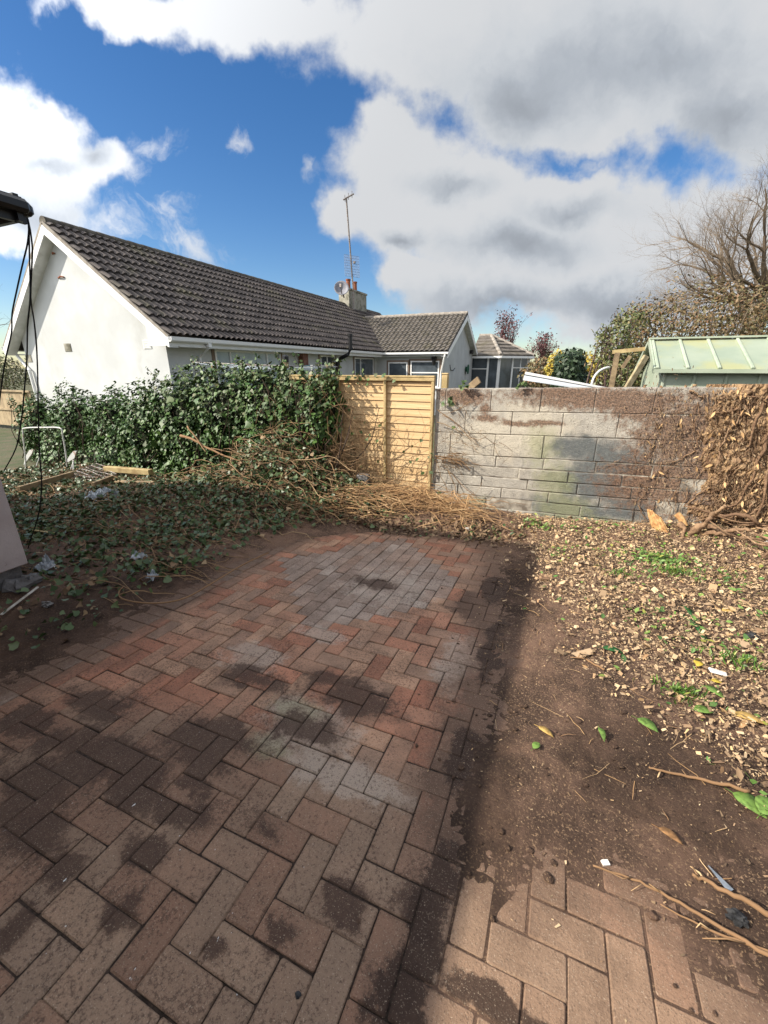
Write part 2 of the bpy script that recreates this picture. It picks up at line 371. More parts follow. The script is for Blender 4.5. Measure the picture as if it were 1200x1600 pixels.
# ------------------------------------------------------------------ block paving: herringbone with a stretcher-bond repair
W = 0.1045
GREY = poly_px([(438, 873), (446, 905), (460, 940), (466, 965), (470, 980), (505, 983), (554, 972), (606, 961), (645, 951), (687, 937), (715, 920), (708, 898), (666, 870), (645, 849), (622, 840), (585, 846), (540, 856), (487, 864)])
def paver_col(kindv):
    def fn(t):
        p = t.pos(); r = t.island()
        if kindv == 0: c = t.colramp(r, [(0, (.33, .14, .085)), (.3, (.45, .205, .125)), (.55, (.39, .22, .142)), (.78, (.32, .20, .138)), (1, (.49, .285, .178))])
        else: c = t.colramp(r, [(0, (.29, .205, .158)), (.35, (.34, .265, .215)), (.7, (.33, .21, .15)), (1, (.40, .32, .26))])
        c = t.mix(t.ramp(t.noise(p, 7, 5, .6), .36, .66), t.mix(0.4, c, (.10, .065, .045)), c)
        near = t.ramp(t.vmath('LENGTH', t.vmath('MULTIPLY', t.vmath('SUBTRACT', p, (-.85, .40, 0)), (.6, 1.15, 0)), out=1), .70, 1.05)   # browner, darker blocks around the near left
        c = t.mix(t.math('SUBTRACT', .7, t.math('MULTIPLY', near, .7)), c, t.mix(r, (.165, .115, .080), (.235, .168, .118)))
        # efflorescence and worn pale faces
        ef = t.blobs(p, [((-.93, 1.22, -.1), (.35, .28, .5)), ((-.62, 1.05, -.1), (.4, .13, .5)), ((-.35, 2.0, -.1), (.2, .5, .5)), ((-1.5, 1.55, -.1), (.3, .22, .5)), ((-2.5, 2.2, -.1), (.12, 1.6, .5)), ((-1.15, 2.7, -.2), (.6, .6, .5)), ((-1.25, 1.9, -.1), (.3, .12, .5))])
        ef = t.math('ADD', ef, t.math('MULTIPLY', t.math('SUBTRACT', t.noise(p, 11, 9, .78, .5), .5), 2.0))
        ef = t.math('ADD', ef, t.math('MULTIPLY', t.math('SUBTRACT', r, .5), .25))
        c = t.mix(t.math('MULTIPLY', t.ramp(ef, .22, .60), .42), c, (.47, .405, .335))
        alg = t.blobs(p, [((-1.0, 1.28, -.1), (.2, .12, .4)), ((-1.02, 1.05, -.1), (.15, .08, .4))])
        c = t.mix(t.math('MULTIPLY', t.ramp(t.math('ADD', alg, t.math('MULTIPLY', t.math('SUBTRACT', t.noise(p, 20, 4), .5), 1.2)), 0, .6), .45), c, (.27, .28, .17))
        # ground-in soil, patchy
        dl = [(140, 1175, 190, 42), (310, 1180, 130, 34), (60, 1290, 110, 40), (420, 1300, 60, 22), (230, 1330, 60, 26), (400, 1060, 70, 20), (560, 1095, 95, 30), (480, 1135, 70, 28), (520, 1060, 60, 18), (350, 1150, 90, 30), (215, 1205, 110, 50), (60, 1235, 120, 55), (40, 1130, 60, 30), (300, 1225, 60, 22), (150, 1100, 90, 22), (700, 1210, 45, 60), (690, 1290, 55, 40), (650, 1420, 45, 60), (620, 1530, 60, 75),
              (745, 945, 50, 25), (770, 985, 40, 25), (585, 912, 70, 10), (530, 1410, 50, 35), (440, 1445, 30, 30), (210, 1420, 40, 30), (740, 1080, 30, 30), (720, 1130, 30, 30), (0, 1470, 40, 40), (100, 1360, 40, 26), (330, 1480, 30, 20), (290, 1270, 70, 26),
              (930, 1500, 40, 50), (990, 1420, 50, 40), (820, 1470, 40, 40), (880, 1400, 60, 30), (1000, 1330, 120, 35)]
        it = []
        for px, py, rx, ry in dl:
            q = at_g(px, py); a = at_g(px+rx, py); bb = at_g(px, py-ry); it.append((tuple(q), ((a-q).length*1.05, (bb-q).length*1.05, .5)))
        wp = t.vmath('ADD', p, t.vmath('MULTIPLY', t.vmath('SUBTRACT', t.noise(p, 7, 5, .65, out=1), (.5, .5, .5)), (.22, .22, .0)))
        big = t.noise(p, 4.5, 9, .7, .8); fine = t.noise(p, 48, 6, .75)
        d = t.math('ADD', t.blobs(wp, it), t.math('MULTIPLY', t.math('SUBTRACT', big, .5), 1.5))
        d = t.math('ADD', d, t.math('MULTIPLY', t.math('SUBTRACT', fine, .5), .95))
        d = t.math('ADD', d, t.math('MULTIPLY', t.math('SUBTRACT', r, .5), .35))
        c = t.mix(t.math('MULTIPLY', t.ramp(d, -.20, .42), .45), c, t.mix(fine, (.085, .048, .033), (.17, .105, .07)))
        c = t.mix(t.math('MULTIPLY', t.ramp(d, .22, .55), .80), c, t.mix(t.noise(p, 60, 5, .7), (.030, .017, .013), (.085, .05, .036)))
        # soil trodden into the pores everywhere, thicker in patches
        gr = t.math('ADD', t.noise(p, 85, 6, .8), t.math('MULTIPLY', t.math('SUBTRACT', big, .5), .35))
        c = t.mix(t.math('MULTIPLY', t.ramp(gr, .51, .60), .66), c, (.06, .036, .027))
        # dusting of dry soil towards the right
        sx = t.node('ShaderNodeSeparateXYZ'); t.l.new(p, sx.inputs[0])
        du_ = t.math('ADD', t.ramp(sx.outputs[0], -.22, -.06), t.math('MULTIPLY', t.math('SUBTRACT', t.noise(p, 9, 6, .65), .5), .9))
        c = t.mix(t.math('MULTIPLY', t.ramp(du_, .35, .95), .72), c, t.mix(t.noise(p, 70, 5, .7), (.20, .125, .08), (.34, .225, .15)))
        ed = t.math('ADD', t.attr('edge'), t.math('MULTIPLY', t.math('SUBTRACT', t.noise(p, 13, 7, .7), .5), .30))
        ed = t.math('ADD', ed, t.math('MULTIPLY', t.math('SUBTRACT', fine, .5), .22))
        c = t.mix(t.math('MULTIPLY', t.ramp(ed, -.36, -.05), .97), c, t.mix(t.noise(p, 80, 5, .7), (.07, .043, .031), (.20, .122, .082)))
        strip = t.blobs(wp, [((-.17, .78, -.04), (.085, .26, .3)), ((-.2, 1.33, -.08), (.09, .22, .3)), ((-.3, 3.0, -.17), (.16, .36, .3)), ((-.20, 2.2, -.12), (.09, .5, .3)), ((.06, .62, -.03), (.2, .07, .3)), ((-.17, .55, -.03), (.1, .2, .3))])
        strip = t.math('ADD', strip, t.math('MULTIPLY', t.math('SUBTRACT', fine, .5), .9))
        c = t.mix(t.math('MULTIPLY', t.ramp(strip, .12, .40), .9), c, t.mix(t.noise(p, 90, 4, .7), (.022, .013, .010), (.06, .036, .026)))
        # grit
        c = t.mix(t.math('MULTIPLY', t.ramp(t.noise(p, 230, 2, .6), .60, .70), .45), c, (.48, .39, .29))
        c = t.mix(t.math('MULTIPLY', t.ramp(t.noise(p, 260, 2, .6), .58, .68), .55), c, (.06, .04, .03))
        sp = t.math('MULTIPLY', t.ramp(t.noise(t.vmath('MULTIPLY', p, (1.3, .7, 1)), 40, 3, .5), .735, .765), t.ramp(t.vmath('LENGTH', t.vmath('SUBTRACT', p, (-1.0, .45, 0)), out=1), .75, .35))
        c = t.mix(sp, c, (.62, .62, .6))
        return c
    return fn
pb = lambda t: t.math('ADD', t.noise(t.pos(), 130, 4, .7), t.math('MULTIPLY', t.noise(t.pos(), 22, 4, .6), 1.2))
M_pav = [material('clay_red_paver', paver_col(0), .88, .25, bump=pb, bstr=.7, bdist=.006), material('grey_paver', paver_col(1), .88, .25, bump=pb, bstr=.7, bdist=.006)]
def paving():
    b = MB(); x0, y0 = -.364-.5*W, 1.329-2*W
    cells = {}
    def ingrey(x, y): return sdf([(x, y)], GREY)[0] < 0
    def brick(xa, ya, xb, yb, mi):
        cx_, cy_ = (xa+xb)/2, (ya+yb)/2
        g = random.uniform(.0012, .0026); hx, hy = (xb-xa)/2-g, (yb-ya)/2-g
        bv = random.uniform(.0025, .0055); a = random.gauss(0, .007); dz = random.gauss(0, .0018); tx, ty = random.gauss(0, .010), random.gauss(0, .010)
        ca, sa = math.cos(a), math.sin(a); V = []
        jx, jy = random.gauss(0, .0012), random.gauss(0, .0012)
        c_ = random.uniform(.15, .5)*bv
        for hh, ins in ((-.045, 0), (-bv, 0), (0, bv)):
            for sx, sy in ((-1, -1), (1, -1), (1, 1), (-1, 1)):
                # clipped corners: two points each
                for k in (0, 1):
                    ox = (hx-ins)*sx; oy = (hy-ins)*sy; cc = (.003+c_)
                    if (k == 0) == (sx*sy > 0): oy -= cc*sy
                    else: ox -= cc*sx
                    X = cx_+jx+ox*ca-oy*sa; Y = cy_+jy+ox*sa+oy*ca
                    V.append((X, Y, G(X, Y)+dz+tx*ox+ty*oy+hh))
        F = []
        for lv in (0, 8):
            F += [(lv+i, lv+(i+1) % 8, lv+8+(i+1) % 8, lv+8+i) for i in range(8)]
        F.append(tuple(range(16, 24)))
        b.add(V, F, mi)
    NI0, NI1, NJ0, NJ1 = -27, 16, -16, 30
    pts = [(i, j) for i in range(NI0, NI1) for j in range(NJ0, NJ1)]
    P = np.array([(x0+(i+.5)*W, y0+(j+.5)*W) for i, j in pts])
    sg = sdf(P, GREY) < 0; sp_ = sdf(P, PAD) < .35
    left = P[:, 0] < -2.42
    st = {}
    for (i, j), g_, ok, lf in zip(pts, sg, sp_, left): st[(i, j)] = 2 if g_ else (0 if not ok or P is None else (3 if lf else 1))
    used = set()
    for (i, j) in pts:
        s = st[(i, j)]
        if s == 0 or (i, j) in used: continue
        X = x0+i*W; Y = y0+j*W
        if s == 2:                                       # stretcher bond columns
            if (j+(i % 2)) % 2 == 0 and st.get((i, j+1)) == 2: used.update({(i, j), (i, j+1)}); brick(X, Y, X+W, Y+2*W, 1)
            else:
                if (j+(i % 2)) % 2 == 1 and st.get((i, j-1)) == 2 : 
                    if (i, j) not in used: pass
                used.add((i, j)); brick(X, Y, X+W, Y+W, 1)
        elif s == 3:                                     # edge course
            used.add((i, j)); 
            if st.get((i+1, j)) == 3 and (i+1, j) not in used and random.random() < .8: used.add((i+1, j)); brick(X, Y, X+2*W, Y+W, 1 if random.random() < .55 else 0)
            else: brick(X, Y, X+W, Y+W, 1 if random.random() < .5 else 0)
        else:
            k = (i-j) % 4
            o = {0: (i+1, j), 1: (i-1, j), 3: (i, j+1), 2: (i, j-1)}[k]
            if st.get(o) == 1:
                used.update({(i, j), o}); xa = x0+min(i, o[0])*W; ya = y0+min(j, o[1])*W
                brick(xa, ya, xa+(2*W if k in (0, 1) else W), ya+(W if k in (0, 1) else 2*W), 0)
            else: used.add((i, j)); brick(X, Y, X+W, Y+W, 0)
    o = kind(b.build('block_paving', M_pav), 'structure')
    at = o.data.attributes.new('edge', 'FLOAT', 'POINT'); at.data.foreach_set('value', sdf(np.concatenate(b.v)[:, :2], PAD).astype(np.float32))
    # jointing soil just below the faces
    j = MB(); x1, x2, y1, y2 = -3.6, 2.2, -1.2, 4.6
    j.add([(x, y, G(x, y)-.007) for x, y in ((x1, y1), (x2, y1), (x2, y2), (x1, y2))], [(0, 1, 2, 3)])
    M_joint = material('joint_soil', mottled((.022, .015, .011), (.06, .04, .03), 60), .95, bump=noiseb(150), bstr=.8, bdist=.01)
    kind(j.build('path_bedding', M_joint), 'structure')
paving()

# ------------------------------------------------------------------ boundary wall of concrete blocks
WY = 5.02
def wall_col(t):
    p = t.pos(); r = t.island()
    c = t.colramp(r, [(0, (.46, .42, .36)), (.5, (.53, .49, .42)), (1, (.43, .40, .355))])
    c = t.mix(t.ramp(t.noise(p, 5, 6, .65), .35, .65), t.mix(.35, c, (.2, .18, .16)), c)
    def w(px, py, rx, rz): q = at_y(px, py, WY-.1); k = ppm(q); return (tuple(q), (rx/k, .6, rz/k))
    cream = t.ramp(t.math('ADD', t.blobs(p, [w(770, 690, 120, 55), w(830, 670, 90, 60)]), t.math('MULTIPLY', t.math('SUBTRACT', t.noise(p, 7, 5), .5), 1.2)), 0, .7)
    c = t.mix(t.math('MULTIPLY', cream, .7), c, (.66, .59, .47))
    blue = t.ramp(t.math('ADD', t.blobs(p, [w(905, 703, 75, 32), w(930, 760, 100, 50), w(960, 730, 90, 50), w(890, 800, 100, 30), w(980, 800, 60, 30)]), t.math('MULTIPLY', t.math('SUBTRACT', t.noise(p, 9, 5, .6), .5), 1.1)), .05, .6)
    c = t.mix(t.math('MULTIPLY', blue, .95), c, t.mix(t.noise(p, 30, 3), (.085, .10, .105), (.19, .20, .195)))
    moss = t.ramp(t.math('ADD', t.blobs(p, [w(865, 760, 45, 55), w(845, 700, 35, 50), w(930, 820, 110, 16), w(880, 800, 60, 35), w(760, 790, 60, 14)]), t.math('MULTIPLY', t.math('SUBTRACT', t.noise(p, 12, 6, .65), .5), 1.3)), .02, .7)
    c = t.mix(t.math('MULTIPLY', moss, .5), c, (.33, .34, .17))
    br = t.blobs(p, [w(950, 625, 190, 26), w(720, 620, 60, 18), w(1080, 680, 110, 80), w(1030, 760, 110, 60), w(1150, 720, 100, 150), w(880, 615, 110, 14), w(720, 622, 40, 14), w(1000, 640, 70, 30), w(760, 655, 30, 8), w(810, 664, 50, 6), w(850, 662, 40, 6), w(755, 640, 12, 14), w(1060, 800, 60, 25)])
    br = t.math('ADD', br, t.math('MULTIPLY', t.math('SUBTRACT', t.noise(p, 16, 8, .72), .5), 2.0))
    c = t.mix(t.math('MULTIPLY', t.ramp(br, -.05, .55), .85), c, t.mix(t.ramp(t.noise(p, 55, 4), .4, .6), (.10, .055, .036), (.27, .155, .095)))
    c = t.mix(t.math('MULTIPLY', t.ramp(t.noise(p, 90, 3, .7), .58, .7), .7), c, (.07, .055, .045))
    c = t.mix(t.math('MULTIPLY', t.ramp(t.noise(p, 120, 3, .7), .60, .72), .5), c, (.62, .58, .5))
    return c
wb = lambda t: t.math('ADD', t.noise(t.pos(), 85, 6, .75), t.math('MULTIPLY', t.noise(t.pos(), 14, 4), .8))
M_wall = material('concrete_block', wall_col, .95, .15, bump=wb, bstr=1.0, bdist=.022)
M_mort = material('mortar', mottled((.15, .125, .10), (.46, .42, .35), 6), .95, .1, bump=noiseb(80), bstr=.8, bdist=.01)
def boundary_wall():
    root = thing('block_wall', 'weathered concrete block garden wall with rusty brown and mossy stains', 'wall', (-1.4, WY, G(-1.4, WY)))
    b = MB(); m = MB(); xl, xr, T = -1.447, 4.2, .215
    hs = [.131]*6+[.262]*3; z = -.0; k = 0; offs = [.1, .38, .2, .45, .02, .3, .33, .16, .416]
    for ci, h in enumerate(hs):
        x = xl-offs[ci]; L = .5435
        while x < xr:
            a = max(x, xl); e = min(x+L, xr); x += L
            if e-a < .04: continue
            big = h > .2; g = .0022 if big else .0045
            dy = random.gauss(0, .0025) if big else random.gauss(0, .006)
            cx_, cz = (a+e)/2, z+h/2
            rot = Matrix.Rotation(random.gauss(0, .006), 3, 'Y')
            tmp = MB(); tmp.bbox((0, 0, 0), np.array([(e-a)/2-g, T/2, h/2-g]), np.array(rot), 0, .007)
            V = tmp.v[0]+np.array([cx_, WY+T/2+dy, cz]); V[:, 2] += G(V[:, 0], WY)
            b.add(V, tmp.f)
        z += h
    for xa in np.arange(xl+.01, xr-.02, .2):
        xb = min(xa+.2, xr-.01); m.hexa([(x_, y_, G(x_, WY)+z_) for z_ in (-.3, 1.566) for x_, y_ in ((xa, WY+.009), (xb, WY+.009), (xb, WY+T-.012), (xa, WY+T-.012))])
    b.build('blocks', M_wall, root); m.build('mortar', M_mort, root)
boundary_wall()
# flush-looking base below ground handled by soil

# ------------------------------------------------------------------ timber fence panel
M_lap = material('tan_fence_board', lambda t: t.mix(t.ramp(t.noise(t.vmath('MULTIPLY', t.pos(), (1.2, 6, 26)), 1.6, 6, .6), .3, .7), t.colramp(t.island(), [(0, (.62, .43, .23)), (1, (.72, .53, .31))]), (.52, .35, .18)), .8, .2,
                 bump=lambda t: t.noise(t.vmath('MULTIPLY', t.pos(), (2, 20, 60)), 2, 5), bstr=.3, bdist=.006)
M_post = material('pale_fence_timber', mottled((.50, .37, .19), (.36, .27, .13), 8), .85, .2, bump=noiseb(40), bstr=.4)
def fence():
    xl, xr, y = -3.55, -1.46, WY+.0
    top = 1.70; root = thing('board_fence', 'tan overlapping board fence panel with lichened top rail beside the block wall', 'fence', (xl, y, G(xl, y)))
    g = G(xr, y); H0 = .10
    def boards(b):
        n = 17; hh = (top-H0)/n
        for i in range(n):
            z0 = g+H0+i*hh; z1 = z0+hh*1.16; wv = random.uniform(-.004, .004)
            b.hexa([(xl, y-.012, z0+wv), (xr, y-.012, z0-wv), (xr, y-.001, z0-wv), (xl, y-.001, z0+wv), (xl, y+.004, z1), (xr, y+.004, z1), (xr, y+.011, z1), (xl, y+.011, z1)])
    part(root, 'boards', M_lap, boards)
    part(root, 'top_rail', M_post, lambda b: (b.box(((xl+xr)/2, y-.012, g+top+.012), (xr-xl, .07, .022), bev=.004), b.box(((xl+xr)/2, y-.03, g+top-.022), (xr-xl, .028, .04), bev=.004)))
    for px in (603, 534):
        x = at_y(px, 690, y).x
        part(root, 'stud', M_post, lambda b: b.box((x, y-.030, g+(top+H0)/2-.02), (.036, .036, top-H0-.05), bev=.004))
    part(root, 'edge_batten', M_post, lambda b: b.box((xr-.018, y-.030, g+(top+H0)/2-.02), (.036, .036, top-H0-.05), bev=.004))
    p = thing('fence_post', 'square timber fence post between the panel and block wall', 'fence post', (-1.41, y+.27, g))
    part(p, 'post', M_post, lambda b: (b.box((-1.41, y+.27, g+.75), (.075, .075, 1.96), bev=.006)))
    part(p, 'post_cap', M_post, lambda b: b.box((-1.41, y+.27, g+1.742), (.085, .085, .018), bev=.006))
fence()

# ------------------------------------------------------------------ neighbouring bungalow
M_rend = material('white_render', mottled((.49, .50, .495), (.56, .57, .565), 1.3, 6, .35, .65, lambda t, p, c: t.mix(t.math('MULTIPLY', t.ramp(t.noise(t.vmath('MULTIPLY', p, (1, 1, .55)), 1.1, 7, .65), .53, .74), .5), c, (.38, .375, .345))), .9, .2, bump=noiseb(60), bstr=.25, bdist=.01)
M_wht = material('white_pvc', (.78, .78, .77), .35, .4)
M_whtd = material('weathered_white_pvc', mottled((.74, .74, .72), (.6, .6, .57), 4), .4, .4)
M_brn = material('brown_reveal', (.22, .16, .12), .6)
M_glass = material('window_glass', mottled((.05, .06, .07), (.10, .12, .14), 1.2), .06, .8)
M_blind = material('pale_blind', mottled((.30, .36, .40), (.42, .47, .48), 3), .25, .6)
def tile_c(a, b_):
    return mottled(a, b_, 3.5, 5, .35, .65, lambda t, p, c: t.mix(t.ramp(t.noise(p, 7.5, 3, .6), .70, .74), t.mix(t.ramp(t.noise(p, 1.1, 3), .55, .75), c, (.10, .09, .06)), (.35, .34, .31)))
M_tile = material('dark_roof_tile', tile_c((.045, .038, .036), (.105, .088, .08)), .75, .3)
M_tile2 = material('weathered_roof_tile', tile_c((.095, .085, .072), (.16, .14, .12)), .85, .25)
M_ridge = material('ridge_tile', mottled((.07, .06, .05), (.13, .115, .09), 8), .85)
M_cem = material('verge_cement', mottled((.22, .19, .16), (.32, .29, .25), 6), .9)
M_blk = material('black_plastic', (.012, .012, .013), .4, .4)
M_chim = material('chimney_render', mottled((.36, .34, .28), (.16, .15, .11), 3, 6, .45, .68), .9, bump=noiseb(40), bstr=.3)
M_terra = material('terracotta', mottled((.30, .11, .06), (.20, .07, .04), 12), .85)
M_met = material('galvanised_metal', mottled((.32, .30, .29), (.20, .15, .12), 14), .5, metal=.6)
def tiled(b, O, U, V, LU, LV, tw=.19, ch=.34, h=.05, t=.055, uclip=None, mi=0):
    """overlapping rolled tiles over a sloping rectangle (U along the eave, V up the slope)"""
    O = np.array(O, float); U = np.array(Vector(U).normalized()); V = np.array(Vector(V).normalized()); N = np.cross(U, V)
    if N[2] < 0: N = -N
    prof = [(0, 0), (.2, .75), (.42, 1), (.62, .75), (.8, 0)]
    us = []; hs = []; n = int(math.ceil(LU/tw))
    for i in range(n):
        for a, z in prof:
            u = (i+a)*tw
            if u <= LU: us.append(u); hs.append(z*h)
    us.append(LU); hs.append(0); us = np.array(us); hs = np.array(hs)
    rows = []; nc = int(math.ceil(LV/ch))
    for c in range(nc):
        v0, v1 = c*ch, min((c+1)*ch, LV); rows += [(v0, t), (v1, .004)]
    vs = []
    rowjit = [random.uniform(-.004, .004) for _ in rows]
    for (v, z), jz in zip(rows, rowjit):
        P = O+us[:, None]*U+v*V+(hs+z+jz)[:, None]*N; vs.append(P)
    k = len(us); F = [(r*k+i, r*k+i+1, (r+1)*k+i+1, (r+1)*k+i) for r in range(len(rows)-1) for i in range(k-1)]
    b.add(np.concatenate(vs), F, mi)
def ridge_run(b, A, B, r=.11, L=.42, mi=0):
    A = Vector(A); B = Vector(B); d = (B-A); n = max(1, int(d.length/L)); d.normalize(); s = d.cross(Vector((0, 0, 1))).normalized(); u = s.cross(d)
    st = (B-A).length/n
    for i in range(n):
        V = []
        for q, rr in ((0, r*1.06), (st*.98, r*.97)):
            for j in range(9):
                an = math.pi*(j/8*1.16-.08); V.append(tuple(A+d*(i*st+q)+s*math.cos(an)*rr+u*(math.sin(an)*rr-.015)))
        b.add(V, [(j, j+1, 10+j, 9+j) for j in range(8)]+[tuple(range(9)), tuple(range(17, 8, -1))], mi)
def window(root, name, o, u, n, w, h, splits, transom=None, glass=None, reveal=True, label=None):
    o = Vector(o); u = Vector(u).normalized(); n = Vector(n).normalized(); z = Vector((0, 0, 1)); rot = np.array([u, n, z]).T
    def bar(b, u0, u1, z0, z1, d0, d1, bev=0): b.box(o+u*(u0+u1)/2+z*(z0+z1)/2+n*(d0+d1)/2, (u1-u0, d1-d0, z1-z0), rot, 0, bev)
    f = .055; fb = MB()
    bar(fb, 0, f, 0, h, -.02, .03); bar(fb, w-f, w, 0, h, -.02, .03); bar(fb, f, w-f, h-f, h, -.02, .03); bar(fb, f, w-f, 0, f, -.02, .03)
    xs = [0]+list(splits)+[1]
    for s in splits: bar(fb, s*w-f/2, s*w+f/2, f, h-f, -.02, .028)
    if transom:
        for (i, tz) in transom: bar(fb, xs[i]*w+f*.5, xs[i+1]*w-f*.5, tz*h-f/2, tz*h+f/2, -.018, .026)
    fr = fb.build(name, M_wht, root)
    if label: fr['label'] = label
    g = MB(); bar(g, f*.8, w-f*.8, f*.8, h-f*.8, -.015, .0); g.build('pane', glass or M_glass, fr)
    s = MB(); bar(s, -.06, w+.06, -.06, -.003, -.02, .09); s.build('sill', M_wht, fr)
    if reveal:
        r = MB(); bar(r, -.09, -.002, -.05, h+.09, -.02, .012); bar(r, w+.002, w+.12, -.05, h+.09, -.02, .012); bar(r, -.002, w+.002, h+.002, h+.09, -.02, .012); r.build('reveal', M_brn, fr)
    return fr
def bungalow():
    XE, XR, XL = -8.33, -11.77, -14.75; YV, YF = 7.24, 26.9; ZE, ZR, ZL = 2.16, 4.70, 2.05; XW, XWL, YW = -8.73, -14.3, 7.47; GZ = -1.0
    root = thing('bungalow', 'long white rendered bungalow with dark tiled gable roof behind the hedge', 'house', (-11.5, 15, -.6))
    def zroof(x): return ZR-(ZR-ZE)*(x-XR)/(XE-XR) if x > XR else ZR-(ZR-ZL)*(XR-x)/(XR-XL)
    # walls, gable end as one solid shell
    def walls(b):
        prof = [(XW, GZ), (XW, zroof(XW)-.14), (XR, ZR-.16), (XWL, zroof(XWL)-.14), (XWL, GZ)]
        b.slab([(x, YW, z) for x, z in prof], (0, YF-YW-.2, 0))
    part(root, 'wall', M_rend, walls)
    rf = MB()
    tiled(rf, (XE+.04, YV, ZE), (0, 1, 0), (XR-XE, 0, ZR-ZE), YF-YV, math.hypot(XR-XE, ZR-ZE))
    tiled(rf, (XL, YV, ZL), (0, 1, 0), (XR-XL, 0, ZR-ZL), YF-YV, math.hypot(XR-XL, ZR-ZL))
    rf.slab([(XE, YV+.02, ZE-.03), (XR, YV+.02, ZR-.03), (XL, YV+.02, ZL-.03), (XL, YV+.02, ZL-.09), (XR, YV+.02, ZR-.09), (XE, YV+.02, ZE-.09)], (0, YF-YV-.04, 0))
    roof = rf.build('roof', M_tile, root)
    part(roof, 'ridge', M_ridge, lambda b: ridge_run(b, (XR, YV, ZR+.03), (XR, YF, ZR+.03)))
    def verge(b):
        for xa, za in ((XE, ZE), (XL, ZL)):
            d = Vector((XR-xa, 0, ZR-za)); L = d.length; d.normalize(); n = int(L/.34)
            b.beam((xa, YV+.0, za-.01), (XR, YV+.0, ZR-.01), .05, .075)
    part(roof, 'verge', M_cem, verge)
    def barge(b):
        for xa, za in ((XE+.02, ZE), (XL-.02, ZL)):
            b.slab([(xa, YV-.035, za-.05), (XR, YV-.035, ZR-.06), (XR, YV-.035, ZR-.25), (xa, YV-.035, za-.24)], (0, .028, 0))
    part(root, 'bargeboard', M_wht, barge)
    def soff(b):
        for xa, za in ((XE, ZE), (XL, ZL)):
            b.slab([(xa, YV-.005, za-.215), (XR, YV-.005, ZR-.225), (XR, YV-.005, ZR-.245), (xa, YV-.005, za-.235)], (0, .24, 0))
        b.box((XE-.19, (YV+YF)/2+.1, ZE-.20), (.40, YF-YV-.3, .03)); b.box((XL+.22, (YV+YF)/2+.1, ZL-.21), (.42, YF-YV-.3, .03))
        b.slab([(XE-.02, YV-.03, ZE-.04), (XE-.62, YV-.03, ZE+.36), (XE-.62, YV-.03, ZE-.20), (XE-.02, YV-.03, ZE-.20)], (0, .02, 0))
    part(root, 'soffit', M_whtd, soff)
    part(root, 'fascia', M_wht, lambda b: b.box((XE-.015, (YV+19.4)/2, ZE-.11), (.022, 19.4-YV, .19)))
    def gutter(b, A, B, out):
        A = Vector(A); B = Vector(B); out = Vector(out); V = []
        pr = [(0, .05), (.0, -.03), (.02, -.06), (.08, -.06), (.11, -.03), (.115, .05), (.10, .05), (.10, -.02), (.075, -.045), (.025, -.045), (.012, -.02), (.012, .05)]
        for P in (A, B):
            for o, z in pr: V.append(tuple(P+out*o+Vector((0, 0, z))))
        n = len(pr); b.add(V, [(i, (i+1) % n, n+(i+1) % n, n+i) for i in range(n)]+[tuple(range(n)), tuple(range(2*n-1, n-1, -1))])
    part(root, 'gutter', M_wht, lambda b: gutter(b, (XE+.003, YV-.03, ZE-.06), (XE+.003, 19.3, ZE-.06), (1, 0, 0)))
    part(root, 'gutter', M_whtd, lambda b: gutter(b, (XL-.003, YV-.03, ZL-.06), (XL-.003, YF, ZL-.06), (-1, 0, 0)))
    part(root, 'downpipe', M_wht, lambda b: (b.tube([(XE+.06, YV+1.1, ZE-.12), (XE+.06, YV+1.1, ZE-.2), (XW+.06, YV+1.15, ZE-.42), (XW+.06, YV+1.15, GZ)], .034, 10), b.box((XE+.06, YV+1.1, ZE-.14), (.09, .1, .1))))
    part(root, 'downpipe', M_wht, lambda b: b.tube([(XL-.06, YV+.25, ZL-.12), (XL-.06, YV+.25, ZL-.18), (XWL+.1, YW-.06, ZL-.62), (XWL+.1, YW-.06, GZ)], .04, 10))
    # gable details: vents and stain plugs
    for px, py in ((106, 543), (230, 538), (45, 560)):
        p = at_y(px, py, YW-.005)
        part(root, 'air_vent', M_chim if px != 230 else M_whtd, lambda b: [b.box((p.x, p.y-.004, p.z+dz), (.24, .02, .022)) for dz in (-.07, -.035, 0, .035, .07)]+[b.box((p.x, p.y+.004, p.z), (.27, .02, .2))])
    for px, py, w_ in ((97, 433, .14), (85, 396, .06)):
        p = at_y(px, py, YW-.005); part(root, 'gable_hook', M_terra, lambda b: b.tube([(p.x-w_, p.y-.01, p.z-.01), (p.x, p.y-.04, p.z+.01), (p.x+w_*.6, p.y-.01, p.z-.005)], .018, 6))
    # windows on the long side
    def wz(px, py): return at_x(px, py, XW)
    a = wz(331, 544); c = wz(438, 551)
    window(root, 'window', (XW+.01, a.y+.05, .75), (0, 1, 0), (1, 0, 0), c.y-a.y-.1, 1.2, (.2, .76), [(0, .46), (2, .62)], M_blind)
    a = wz(497, 554); c = wz(526, 557)
    window(root, 'window', (XW+.01, a.y+.1, .0), (0, 1, 0), (1, 0, 0), c.y-a.y-.3, 1.93, (.45,), [(0, .8)])
    a = wz(553, 560); c = wz(586, 562)
    window(root, 'window', (XW+.01, a.y, .75), (0, 1, 0), (1, 0, 0), c.y-a.y-.25, 1.15, (.3,))
    p = at_x(548, 560, XW+.1)
    def flue(b):
        q = at_x(547, 522, XW+.75); q2 = at_x(547, 548, XW+.75)
        b.tube([(XW+.16, q.y, -.5), (XW+.16, q.y, q2.z-.42), (XW+.30, q.y, q2.z-.28), (q.x-.12, q.y, q2.z-.14), (q.x, q.y, q2.z+.05), tuple(q)], .075, 12)
        b.lathe((q.x, q.y, q.z-.09), [(.095, 0), (.095, .1), (.06, .1)], 12); b.lathe((XW+.16, q.y, q2.z-.55), [(.092, 0), (.092, .09)], 12)
    part(root, 'flue_pipe', M_blk, flue)
